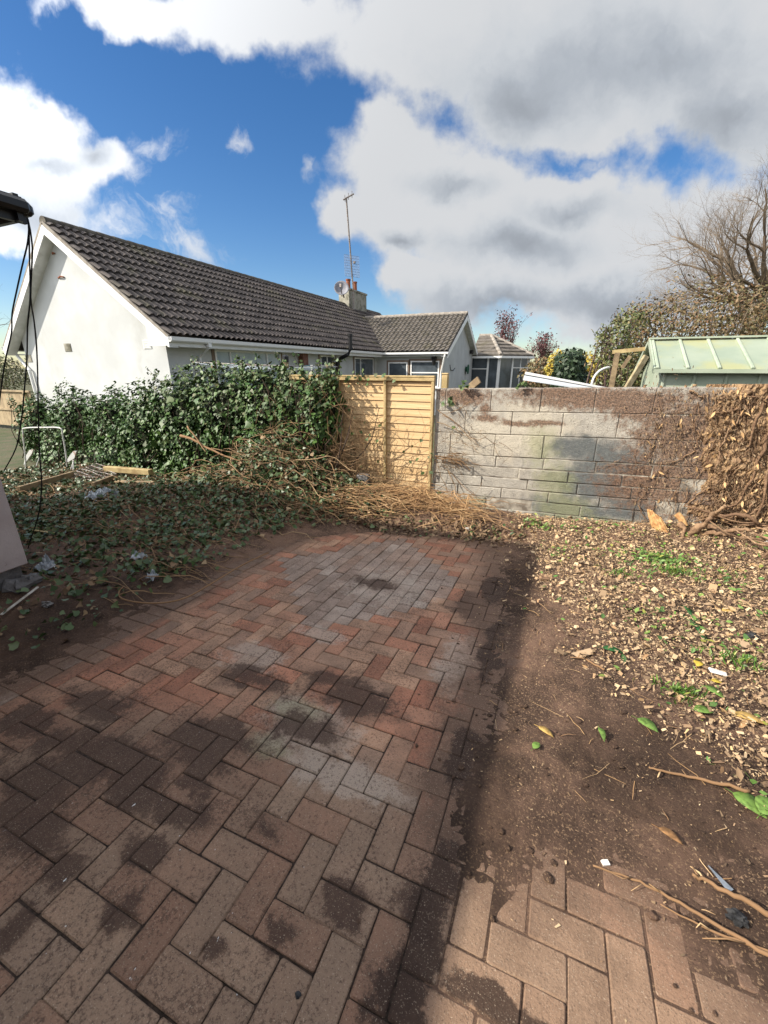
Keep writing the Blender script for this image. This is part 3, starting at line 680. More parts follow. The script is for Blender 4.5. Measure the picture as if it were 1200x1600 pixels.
    # chimney
    ch = at_x(553, 470, XR)
    cy0, cy1 = at_x(534, 470, XR).y, at_x(568, 470, XR).y; ct = at_x(550, 444, XR).z-.42; cm_ = (cy0+cy1)/2
    chim = part(root, 'chimney', M_chim, lambda b: (b.box((XR, cm_, (ct+3.9)/2), (.62, cy1-cy0-.5, ct-3.9)), b.box((XR, cm_, ct+.03), (.70, cy1-cy0-.4, .09))))
    for dy in (-.55, .25):
        part(chim, 'chimney_pot', M_terra, lambda b: b.lathe((XR, cm_+dy, ct+.06), [(.15, 0), (.15, .06), (.12, .1), (.115, .45), (.14, .47), (.14, .53), (.1, .53), (.1, .3)], 12))
    # projecting gable wing
    EX, EY0, EYR, EY1 = -5.10, 19.34, 22.95, 26.6; EZ, EZR = 2.16, 4.08
    def wing(b):
        b.slab([(EX-.28, EY0+.32, GZ), (EX-.28, EY1-.32, GZ), (EX-.28, EY1-.32, EZ-.05), (EX-.28, EYR, EZR-.14), (EX-.28, EY0+.32, EZ-.05)], (-3.4, 0, 0))
    part(root, 'wing_wall', M_rend, wing)
    wr = MB()
    xv = XR+.6
    L0 = EX-XE+ (XE-XR)*(EZR-ZE)/(ZR-ZE)
    tiled(wr, (XE-2.9, EY0, EZ), (1, 0, 0), (0, EYR-EY0, EZR-EZ), EX-XE+2.9, math.hypot(EYR-EY0, EZR-EZ), .24, .34, .06, .05)
    tiled(wr, (XE-2.9, EY1, EZ), (1, 0, 0), (0, EYR-EY1, EZR-EZ), EX-XE+2.9, math.hypot(EYR-EY1, EZR-EZ), .24, .34, .06, .05)
    wr.slab([(EX-.02, EY0, EZ-.03), (EX-.02, EYR, EZR-.03), (EX-.02, EY1, EZ-.03), (EX-.02, EY1, EZ-.08), (EX-.02, EYR, EZR-.08), (EX-.02, EY0, EZ-.08)], (-5.9, 0, 0))
    wroof = wr.build('wing_roof', M_tile2, root)
    part(wroof, 'ridge', M_cem, lambda b: ridge_run(b, (-10.9, EYR, EZR+.03), (EX, EYR, EZR+.03)))
    part(wroof, 'valley_flashing', M_cem, lambda b: b.beam((XE+.05, EY0+.02, ZE+.06), (XR+.55, EYR-.1, EZR+.06), .10, .03))
    def wb_(b):
        for ya in (EY0, EY1): b.slab([(EX+.02, ya, EZ-.05), (EX+.02, EYR, EZR-.06), (EX+.02, EYR, EZR-.3), (EX+.02, ya, EZ-.27)], (-.03, 0, 0))
    part(root, 'bargeboard', M_wht, wb_)
    part(root, 'soffit', M_whtd, lambda b: (b.box(((XE+EX)/2-.1, EY0+.17, EZ-.17), (EX-XE, .34, .03)), [b.slab([(EX-.01, ya, EZ-.2), (EX-.01, EYR, EZR-.23), (EX-.01, EYR, EZR-.25), (EX-.01, ya, EZ-.22)], (-.28, 0, 0)) for ya in (EY0, EY1)]))
    part(root, 'gutter', M_wht, lambda b: gutter(b, (XE, EY0-.003, EZ-.06), (EX, EY0-.003, EZ-.06), (0, -1, 0)))
    part(root, 'downpipe', M_wht, lambda b: b.tube([(EX-.1, EY0-.06, EZ-.12), (EX-.12, EY0-.06, EZ-.2), (EX-.35, EY0+.25, EZ-.95), (EX-.36, EY0+.26, GZ)], .045, 8))
    yw = EY0+.31
    a = at_y(607, 566, yw); c = at_y(637, 566, yw)
    dr = window(root, 'door', (a.x, yw-.01, -.1), (1, 0, 0), (0, -1, 0), c.x-a.x, a.z+.1, (), None, None, True)
    a = at_y(642, 564, yw); c = at_y(690, 564, yw)
    window(root, 'window', (a.x, yw-.01, .6), (1, 0, 0), (0, -1, 0), c.x-a.x-.1, a.z-.6, (), [(0, .55)], None, True)
    p = at_x(702, 575, EX-.28)
    lx = EX-.28
    part(root, 'wall_cable', M_blk, lambda b: b.tube([tuple(at_x(703, 570, lx+.01)), tuple(at_x(704, 578, lx+.02)), tuple(at_x(708, 579, lx+.02)), tuple(at_x(711, 575, lx+.01))], .018, 5))
    p = at_x(737, 550, lx+.1); part(root, 'security_light', M_blk, lambda b: (b.box(tuple(p), (.18, .3, .2), bev=.02), b.box((p.x-.1, p.y, p.z), (.1, .1, .1))))
    p = at_x(729, 577, lx+.06); part(root, 'hose_reel', material('dark_green_plastic', (.02, .09, .05), .5), lambda b: b.lathe(tuple(p), [(.05, -.12), (.26, -.1), (.26, -.07), (.14, -.06), (.14, .06), (.26, .07), (.26, .1), (.05, .12)], 14, 0, (1, 0, 0)))
    # things fixed to the house
    lp = at_y(678, 563, yw-.12)
    L = thing('wall_lantern', 'black lantern lamp on the white wall of the gable wing', 'lamp', tuple(lp))
    part(L, 'bracket', M_blk, lambda b: b.tube([(lp.x-.02, yw, lp.z+.28), (lp.x-.02, lp.y+.02, lp.z+.34), (lp.x, lp.y, lp.z+.2)], .02, 6))
    part(L, 'lantern', M_blk, lambda b: b.lathe(tuple(lp), [(.02, -.22), (.07, -.18), (.11, .08), (.15, .1), (.05, .22), (.02, .26)], 8))
    tp = at_x(534, 453, XR+.5)
    D = thing('satellite_dish', 'grey round satellite dish fixed to the rendered chimney', 'satellite dish', tuple(tp))
    ax = Vector((.35, -.75, .35)).normalized(); r_ = 11.5/ppm(tp)
    M_dish = material('grey_dish_paint', mottled((.25, .25, .28), (.18, .18, .2), 3), .6)
    part(D, 'reflector', M_dish, lambda b: b.lathe(tuple(tp), [(.001, 0), (r_*.4, .03), (r_*.75, .09), (r_, .17), (r_*.99, .185), (r_*.74, .11), (r_*.39, .05), (.001, .02)], 24, 0, ax), True)
    part(D, 'feed_arm', M_met, lambda b: (b.tube([tuple(tp-Vector((0, 0, r_*.8))), tuple(tp+ax*.75+Vector((0, 0, -.25)))], .025, 6), b.box(tuple(tp+ax*.78+Vector((0, 0, -.22))), (.1, .1, .14))))
    part(D, 'mount', M_met, lambda b: b.tube([tuple(tp-ax*.02), (XR+.3, tp.y+.6, tp.z-.25)], .04, 6))
    mb_ = at_x(552, 455, XR+.46); mt = at_x(541, 309, XR+.46)
    A = thing('aerial_mast', 'tall leaning aerial mast with grid panel strapped to the chimney', 'aerial', tuple(mb_))
    part(A, 'mast', M_met, lambda b: b.tube([tuple(mb_-Vector((0, 0, .9))), tuple(mb_), tuple(mt)], .042, 8))
    def head(b):
        b.tube([tuple(mt+Vector((-.12, -.1, -.1))), tuple(mt+Vector((.3, .25, .2)))], .035, 6)
        for k in range(3): q = mt+Vector((-.05+.14*k, -.05+.12*k, -.03+.1*k)); b.tube([tuple(q-Vector((0, 0, .14))), tuple(q+Vector((0, 0, .14)))], .016, 5)
    part(A, 'aerial_head', M_met, head)
    gpan = at_x(550, 416, XR+.46); k = ppm(gpan)
    def grid(b):
        w_, h_ = 26/k, 29/k; u = Vector((.55, .83, 0)).normalized(); z = Vector((-.03, 0, 1))
        for i in range(15): o = (i/14-.5)*w_; b.tube([tuple(gpan+u*o-z*h_/2), tuple(gpan+u*o+z*h_/2)], .0055, 4)
        for i in range(9): o = (i/8-.5)*h_; b.tube([tuple(gpan-u*w_/2+z*o), tuple(gpan+u*w_/2+z*o)], .0055, 4)
        b.box(tuple(gpan+u*.16+z*.2), (.1, .1, .1))
    part(A, 'grid_panel', M_met, grid)
    bp = at_x(474, 558, XW+.12)
    B = thing('bird_box', 'brown wooden bird box with turquoise tray on the bungalow side wall', 'bird box', tuple(bp))
    part(B, 'box', material('red_brown_wood', mottled((.16, .065, .04), (.24, .12, .08), 9), .7), lambda b: (b.box((bp.x, bp.y, bp.z), (.2, .30, .62)), b.box((bp.x, bp.y, bp.z+.33), (.28, .40, .04))))
    part(B, 'tray', material('turquoise_plastic', (.06, .35, .42), .4), lambda b: b.box((bp.x+.06, bp.y, bp.z-.3), (.26, .32, .06)))
bungalow()

# ------------------------------------------------------------------ conservatory at the end of the wing
def conservatory():
    z = 2.15; A = at_z(735, 553, z); B = at_z(786, 553, z); C = at_z(835, 555, z)
    A = Vector((-5.5, 26.2, z)); B = Vector((-3.35, 25.6, z)); C = Vector((-2.0, 27.6, z)); D = Vector((-2.6, 31, z)); E = Vector((-5.5, 31, z))
    B = Vector((at_y(783, 553, 26.0).x, 26.0, z)); C = Vector((at_y(835, 553, 27.9).x, 27.9, z))
    T1 = at_y(768, 524, 28.6); T0 = Vector((-5.5, 28.6, T1.z))
    root = thing('conservatory', 'white framed glazed conservatory with hipped grey tile roof', 'conservatory', (-4, 28, -.6))
    rf = MB()
    def face(P):
        P = [Vector(p) for p in P]; rf.slab(P, (0, 0, -.06))
    face([A, B, T1, T0]); face([B, C, T1]); face([C, D, T1]); face([D, E, T0, T1])
    # tile courses standing on the faces
    def courses(P, Q, T0_, T1_, n=6):
        for i in range(n):
            a = Vector(P).lerp(Vector(T0_), i/n); b_ = Vector(Q).lerp(Vector(T1_), i/n)
            rf.beam(a+Vector((0, 0, .03)), b_+Vector((0, 0, .03)), .05, .06)
            a2 = Vector(P).lerp(Vector(T0_), (i+.93)/n); b2 = Vector(Q).lerp(Vector(T1_), (i+.93)/n)
            rf.add([tuple(a+Vector((0, 0, .06))), tuple(b_+Vector((0, 0, .06))), tuple(b2+Vector((0, 0, .01))), tuple(a2+Vector((0, 0, .01)))], [(0, 1, 2, 3)])
    courses(A, B, T0, T1); courses(B, C, T1, T1); courses(C, D, T1, T1)
    roof = rf.build('roof', M_tile2, root)
    part(roof, 'hip_ridge', M_cem, lambda b: (ridge_run(b, B, T1, .12, .5), ridge_run(b, C, T1, .12, .5), ridge_run(b, T0, T1, .12, .5)))
    part(root, 'gutter', M_wht, lambda b: [b.beam(p+Vector((0, 0, -.1)), q+Vector((0, 0, -.1)), .14, .12) for p, q in ((A, B), (B, C), (C, D))])
    ins = Vector((0, .2, 0)); a, b2, c2, d2 = A+Vector((0, .25, 0)), B+Vector((-.1, .25, 0)), C+Vector((-.3, .1, 0)), D+Vector((-.3, 0, 0))
    for p in (a, b2): p.z = -1.0
    c2.z = d2.z = -1.0
    def seg(P, Q, name, n, transom):
        P = Vector(P); Q = Vector(Q); d = (Q-P); w_ = d.length; d.normalize(); nn = Vector((d.y, -d.x, 0))
        window(root, name, P+Vector((0, 0, .02)), d, nn, w_, 3.05, [i/n for i in range(1, n)], [(i, transom) for i in range(n)] if transom else None, M_glass, False)
    m1 = a.lerp(b2, .62)
    seg(a, m1, 'window', 1, .78); seg(m1, b2, 'door', 1, None); seg(b2, b2.lerp(c2, .45), 'door', 1, None); seg(b2.lerp(c2, .45), c2, 'window', 2, .8); seg(c2, d2, 'window', 3, .8)
    part(root, 'eaves_beam', M_wht, lambda b: [b.beam(p+Vector((0, 0, 3.1)), q+Vector((0, 0, 3.1)), .1, .14) for p, q in ((a, b2), (b2, c2), (c2, d2))])
    [part(root, 'corner_post', M_wht, lambda b: b.box((p.x, p.y, .55), (.16, .16, 3.1))) for p in (a, b2, c2)]
    part(root, 'floor', M_cem, lambda b: b.slab([(q.x, q.y, -1.05) for q in (a, b2, c2, d2, E)], (0, 0, .06)))
conservatory()

# ------------------------------------------------------------------ metal shed beyond the wall
def shed():
    M_sg = material('pale_green_paint', mottled((.30, .35, .26), (.37, .41, .32), 3, 6), .5, .4)
    M_sr = material('mossy_green_sheet', mottled((.22, .27, .205), (.29, .33, .255), 2, 6, .3, .7, lambda t, p, c: t.mix(t.math('MULTIPLY', t.ramp(t.noise(p, 1.7, 6, .6), .45, .68), .7), c, (.34, .33, .15))), .45, .4)
    y0, y1 = 6.6, 8.2; ym = 7.4; ze = at_y(1012, 578, y0).z+.0; xl = at_y(1012, 578, y0).x; zr = at_y(1100, 531, ym).z; xl += .11; xr = xl+2.6; gz_ = -.6
    root = thing('metal_shed', 'pale green ribbed metal garden shed with mossy sheet roof behind the wall', 'shed', (xl, y0, gz_))
    part(root, 'wall', M_sg, lambda b: b.slab([(xl+.06, y0+.06, gz_), (xl+.06, y1-.06, gz_), (xl+.06, y1-.06, ze), (xl+.06, ym, zr-.03), (xl+.06, y0+.06, ze)], (xr-xl-.12, 0, 0)))
    def ribs(b):
        for i in range(8):
            x = xl+.1+i*.335; b.box((x, y0+.052, (ze+gz_)/2), (.035, .03, ze-gz_-.03), bev=.006)
    part(root, 'wall_ribs', M_sg, ribs)
    rf = MB()
    sl_ = Vector((0, ym-y0+.05, zr-ze+.02))
    for ya, s_ in ((y0-.05, 1), (y1+.05, -1)):
        rf.slab([(xl-.03, ya, ze), (xr+.03, ya, ze), (xr+.03, ym, zr), (xl-.03, ym, zr)], (0, 0, .012))
    roof = rf.build('roof', M_sr, root)
    def rr(b):
        n = 9
        for i in range(n):
            x = xl-.01+i*(xr-xl+.02)/(n-1)
            for ya in (y0-.06, y1+.06): b.beam((x, ya, ze+.024), (x, ym, zr+.022), .035, .028, bev=.006)
    part(roof, 'roof_ribs', M_sg, rr)
    part(roof, 'ridge_cap', M_sg, lambda b: (b.beam((xl-.05, ym, zr+.03), (xr+.05, ym, zr+.03), .12, .022)))
    part(roof, 'eave_trim', M_sg, lambda b: b.beam((xl-.05, y0-.062, ze-.012), (xr+.05, y0-.062, ze-.012), .02, .045))
    part(roof, 'gable_trim', M_sg, lambda b: (b.beam((xl-.045, y0-.06, ze-.01), (xl-.045, ym, zr-.0), .022, .07), b.beam((xl-.045, y1+.06, ze-.01), (xl-.045, ym, zr), .022, .07)))
shed()

# ------------------------------------------------------------------ trees and shrubs in the neighbouring gardens
M_bark = material('grey_bark', mottled((.13, .10, .075), (.24, .20, .15), 3), .9)
M_twig = material('pale_twig', mottled((.11, .08, .055), (.19, .145, .10), 2), .9)
M_dbark = material('dark_red_bark', mottled((.07, .045, .04), (.12, .08, .07), 4), .9)
def grow(b, p, d, L, r, depth, spread, lift, tips, nseg=4, kids=(3, 4), shrink=.72, n=5):
    pts = [p]; rad = [r]; q = Vector(p); dd = Vector(d).normalized()
    for i in range(nseg):
        dd = (dd+Vector((random.gauss(0, .13), random.gauss(0, .13), random.gauss(0, .10)+lift))).normalized()
        q = q+dd*(L/nseg); pts.append(q.copy()); rad.append(r*(1-.45*(i+1)/nseg))
    b.tube(pts, rad, n if r > .02 else 3, cap=False)
    if depth == 0: tips.append((q.copy(), dd.copy())); return
    for k in range(random.randint(*kids)):
        i = random.randint(max(1, nseg-2), nseg) if k else nseg
        a = Vector((random.gauss(0, 1), random.gauss(0, 1), random.gauss(0, .6))); a = (a-dd*a.dot(dd)).normalized()
        nd = (dd+a*random.uniform(.35, 1)*spread).normalized()
        grow(b, pts[i], nd, L*random.uniform(shrink-.14, shrink+.1), rad[i]*random.uniform(.55, .72), depth-1, spread, lift, tips, nseg, kids, shrink, n)
    if depth >= 1:
        for _ in range(2):
            i = random.randint(1, nseg); a = Vector((random.gauss(0, 1), random.gauss(0, 1), random.gauss(0, .8))).normalized()
            grow(b, pts[i], (dd*.4+a).normalized(), L*.35, rad[i]*.3, 0, spread, lift, tips, 3, kids, shrink, 3)
def big_tree():
    Y = 15.0; base = at_y(1185, 520, Y); base.z = -.7
    t = thing('bare_tree', 'tall bare leafless tree with fan of grey branches beyond the shed', 'tree', tuple(base))
    fork = at_y(1183, 470, Y)
    tr = MB(); tr.tube([tuple(base), tuple(base.lerp(fork, .5)+Vector((.08, 0, 0))), tuple(fork)], [.34, .27, .22], 10)
    tr.build('trunk', M_bark, t, True)
    br = MB(); tips = []
    tg = [(1040, 425), (1052, 398), (1075, 372), (1095, 345), (1115, 318), (1140, 292), (1160, 275), (1190, 255), (1240, 240), (1300, 260), (1340, 320), (1062, 455), (1360, 400), (1130, 350), (1220, 330), (1090, 420), (1160, 330), (1025, 462), (1110, 390), (1080, 440), (1185, 300), (1150, 400), (1210, 280), (1270, 300), (1046, 445)]
    for px, py in tg:
        e = at_y(px, py, Y+random.uniform(-2.0, 2.2)); d = e-fork; L = d.length
        f2 = fork+Vector((random.gauss(0, .12), random.gauss(0, .12), random.uniform(-.5, .3)))
        grow(br, f2, (d.normalized()+Vector((-.12*(1 if px < 1180 else -1), 0, -.10))), L*.46, .085*min(1, L/4), 5, .85, .02, tips, 4, (3, 4), .68)
    br.build('branches', M_twig, t)
big_tree()
def leaf_crown(root, name, blobs_, n, size, mats, tmpl=QUAD, shell=(.55, 1.05), up=.3, seedj=.25):
    P = []; N = []
    vol = np.array([a[1][0]*a[1][1]*a[1][2] for a in blobs_])**(2/3); cnt = np.maximum(10, (n*vol/vol.sum())).astype(int)
    for (c, r), k in zip(blobs_, cnt):
        d = rng.normal(size=(k, 3)); d /= np.linalg.norm(d, axis=1, keepdims=True)
        rad = rng.uniform(shell[0], shell[1], (k, 1))**.7
        lump = np.array([mnoise.noise((x*3.1+c[0], y*3.1+c[1], z*3.1+c[2])) for x, y, z in d])[:, None]
        P.append(np.array(c)+d*np.array(r)*(rad+lump*seedj)); N.append(d*.8+np.array([0, 0, up])+rng.normal(size=(k, 3))*.55)
    P = np.concatenate(P); N = np.concatenate(N)
    return scatter(name, tmpl, P, N, rng.uniform(size*.6, size*1.35, len(P)), mats, root, (rng.random(len(P)) < .35).astype(int) if isinstance(mats, list) and len(mats) > 1 else None)
def pblob(px, py, rx, ry, y, ryd=None):
    c = at_y(px, py, y); k = ppm(c); return (tuple(c), (rx/k, (ryd if ryd else rx/k), ry/k))
L_rust = leafy((.15, .065, .025), (.14, .10, .035), (.08, .085, .028), (.19, .115, .05), (.05, .05, .02), name='rusty_leaf', rough=.6)
L_olive = leafy((.05, .07, .02), (.09, .11, .03), (.14, .15, .05), (.17, .13, .05), name='olive_leaf', rough=.5)
L_dkgr = leafy((.012, .028, .012), (.03, .055, .02), (.02, .04, .018), name='dark_conifer_leaf', rough=.6)
L_yel = leafy((.40, .27, .02), (.45, .33, .04), (.16, .16, .04), name='forsythia_flower', rough=.6)
L_plum = leafy((.10, .03, .035), (.16, .06, .06), (.07, .025, .03), name='plum_leaf', rough=.6)
L_hedge = leafy((.05, .055, .03), (.10, .085, .05), (.08, .09, .04), (.13, .10, .07), name='mixed_hedge_leaf', rough=.7)
def shrub(name, label, cat, blobs_, n, size, mats, stems=14, bark=M_bark, foot=None, tmpl=QUAD, group=None, shell=(.5, 1.05), sj=.3):
    c0 = Vector(blobs_[0][0]); f = Vector((c0.x, c0.y, -.65)) if foot is None else foot
    t = thing(name, label, cat, tuple(f), group)
    leaf_crown(t, 'foliage', blobs_, n, size, mats, tmpl, shell, .3, sj)
    b = MB()
    for i in range(stems):
        c, r = random.choice(blobs_); e = Vector(c)+Vector((random.gauss(0, r[0]*.5), random.gauss(0, r[1]*.5), random.uniform(-.2, 1.0)*r[2]))
        b.tube(wiggle(f+Vector((random.gauss(0, .15), random.gauss(0, .15), 0)), e, .05, 7), [.035, .03, .026, .022, .018, .013, .007], 4)
    b.build('stems', bark, t); return t
shrub('rust_ivy_bush', 'wide rusty brown and olive bush sprawling over the fence left of the shed', 'bush',
      [pblob(1080, 512, 90, 62, 10.5, 1.2), pblob(1010, 530, 50, 50, 10, .8), pblob(1150, 510, 80, 55, 11, 1.2), pblob(970, 560, 40, 45, 9.6, .6), pblob(1020, 590, 60, 40, 9.5, .7), pblob(1220, 520, 70, 60, 11, 1.2), pblob(1000, 495, 30, 18, 10, .4)], 15000, .062, [L_rust, L_rust], 80, M_twig, None, LANCE, None, (.35, 1.2), .5)
shrub('olive_shrub', 'loose olive green shrub with pale leaves at the left end of the rusty bush', 'bush',
      [pblob(960, 535, 28, 35, 8.6, .5), pblob(945, 520, 16, 8, 8.6, .2), pblob(985, 500, 25, 14, 8.8, .3), pblob(965, 575, 35, 30, 8.6, .5), pblob(1000, 590, 30, 20, 8.5, .4)], 2200, .065, [L_olive], 24, M_dbark, None, LANCE, None, (.4, 1.2), .5)
shrub('dark_conifer', 'rounded dark green evergreen between the yellow flowering shrubs', 'bush', [pblob(890, 573, 24, 26, 17, 1.0), pblob(890, 595, 28, 24, 17, 1.0)], 2600, .12, [L_dkgr], 6, M_dbark, None, QUAD, None, (.6, 1.05), .15)
shrub('yellow_shrub', 'yellow flowering shrub left behind the dark evergreen', 'bush', [pblob(872, 562, 14, 12, 19, .6), pblob(862, 580, 12, 14, 19, .6)], 500, .11, [L_yel], 14, M_twig)
shrub('yellow_shrub', 'yellow flowering shrub arching to the right of the dark evergreen', 'bush', [pblob(918, 570, 16, 16, 19, .6), pblob(935, 585, 16, 18, 19, .6), pblob(905, 557, 8, 8, 19, .4)], 800, .11, [L_yel], 18, M_twig)
shrub('brown_shrub', 'twiggy tan brown shrub behind the conservatory corner', 'bush', [pblob(850, 580, 30, 26, 24, 1.2), pblob(838, 590, 26, 24, 24, 1.2), pblob(868, 592, 22, 20, 24, 1.0)], 1500, .14, [L_rust], 40, M_twig)
def plum(px, py, Y, rpx, hpx, label, name='purple_tree'):
    top = at_y(px, py, Y); base = Vector((top.x, top.y, -.7)); k = ppm(top)
    t = thing(name, label, 'tree', tuple(base)); tr = MB(); fk = Vector((top.x, top.y, top.z-hpx/k)); tr.tube([tuple(base), tuple(fk)], [.14, .1], 7); tr.build('trunk', M_dbark, t)
    br = MB(); tips = []
    for i in range(11):
        an = random.uniform(0, 6.28); rr = random.uniform(.2, 1)*rpx/k
        e = Vector((top.x+math.cos(an)*rr, top.y+math.sin(an)*rr, top.z-(rr*k/rpx)**2*hpx*.45/k)); d = e-fk
        grow(br, fk.copy(), d, d.length*.55, .055, 2, .45, .05, tips, 4, (3, 4), .62)
    br.build('branches', M_dbark, t)
    P = np.array([tuple(p+Vector((random.gauss(0, .13), random.gauss(0, .13), random.gauss(0, .13)))) for p, d in tips for _ in range(5)])
    scatter('foliage', QUAD, P, rng.normal(size=P.shape), rng.uniform(.06, .15, len(P)), L_plum, t)
plum(800, 490, 33, 34, 62, 'purple leaved plum tree, the taller one rising above the conservatory roof')
plum(855, 522, 36, 32, 50, 'thin purple brown tree, the shorter one right of the conservatory')
plum(960, 575, 48, 40, 24, 'small bare twiggy tree on the far skyline behind the garden hoop', 'bare_twiggy_tree')
def far_hedge():
    b_ = []
    for i in range(40): px = 740+i*14; b_.append(pblob(px, 597+random.uniform(-9, 6), 16, 15, 50+random.uniform(-3, 3), 2.0))
    for i in range(14): px = -160+i*16; b_.append(pblob(px, 585+random.uniform(-8, 6), 18, 26, 40+random.uniform(-3, 3), 2.0))
    P = thing('far_hedge', 'low distant hedge of brown and green scrub along the skyline', 'hedge', (0, 50, -.7)); leaf_crown(P, 'foliage', b_, 6000, .32, [L_hedge], QUAD, (.4, 1.05)); P.children[0]['kind'] = 'stuff'
far_hedge()
shrub('green_bush', 'sunlit green bush behind the far left fence', 'bush', [pblob(8, 585, 26, 28, 13, 1.0), pblob(-30, 575, 40, 34, 13, 1.0)], 2500, .08, [L_olive], 12, M_twig)
def left_tree():
    Y = 30; b0 = at_y(-40, 560, Y); b0.z = -.7; t = thing('bare_tree', 'small bare tree peeping out left of the bungalow roof edge', 'tree', tuple(b0))
    fk = at_y(-40, 520, Y); tr = MB(); tr.tube([tuple(b0), tuple(fk)], [.2, .13], 7); tr.build('trunk', M_dbark, t); br = MB(); tips = []
    for px, py in ((12, 455), (18, 480), (0, 440), (-30, 430), (-80, 450), (10, 500), (20, 510)):
        d = at_y(px, py, Y+random.uniform(-1, 1))-fk; grow(br, fk.copy(), d, d.length*.5, .06, 2, .5, .03, tips, 4, (2, 3), .6)
    br.build('branches', M_dbark, t)
left_tree()
def left_fence():
    y = 9.6; M_f = material('weathered_tan_board', mottled((.40, .31, .19), (.28, .21, .13), 3), .85)
    xl = at_y(-120, 608, y).x; xr = at_y(48, 609, y).x; zt = at_y(10, 609, y).z; root = thing('garden_fence', 'weathered tan timber fence at far left beside the bungalow', 'fence', (xl, y, -.8))
    part(root, 'boards', M_f, lambda b: [b.box((x, y, (zt-.75)/2), (.24, .022, zt+.75)) for x in np.arange(xl, xr, .25)])
    part(root, 'rail', M_f, lambda b: (b.box(((xl+xr)/2, y-.05, zt-.03), (xr-xl, .07, .06)), b.box(((xl+xr)/2, y-.04, zt-.75), (xr-xl, .05, .07))))
    for x in (xl+.4, (xl+xr)/2-.5, xr-.35): part(root, 'post', M_f, lambda b: b.box((x, y-.06, (zt-.8)/2), (.09, .09, zt+.8)))
left_fence()

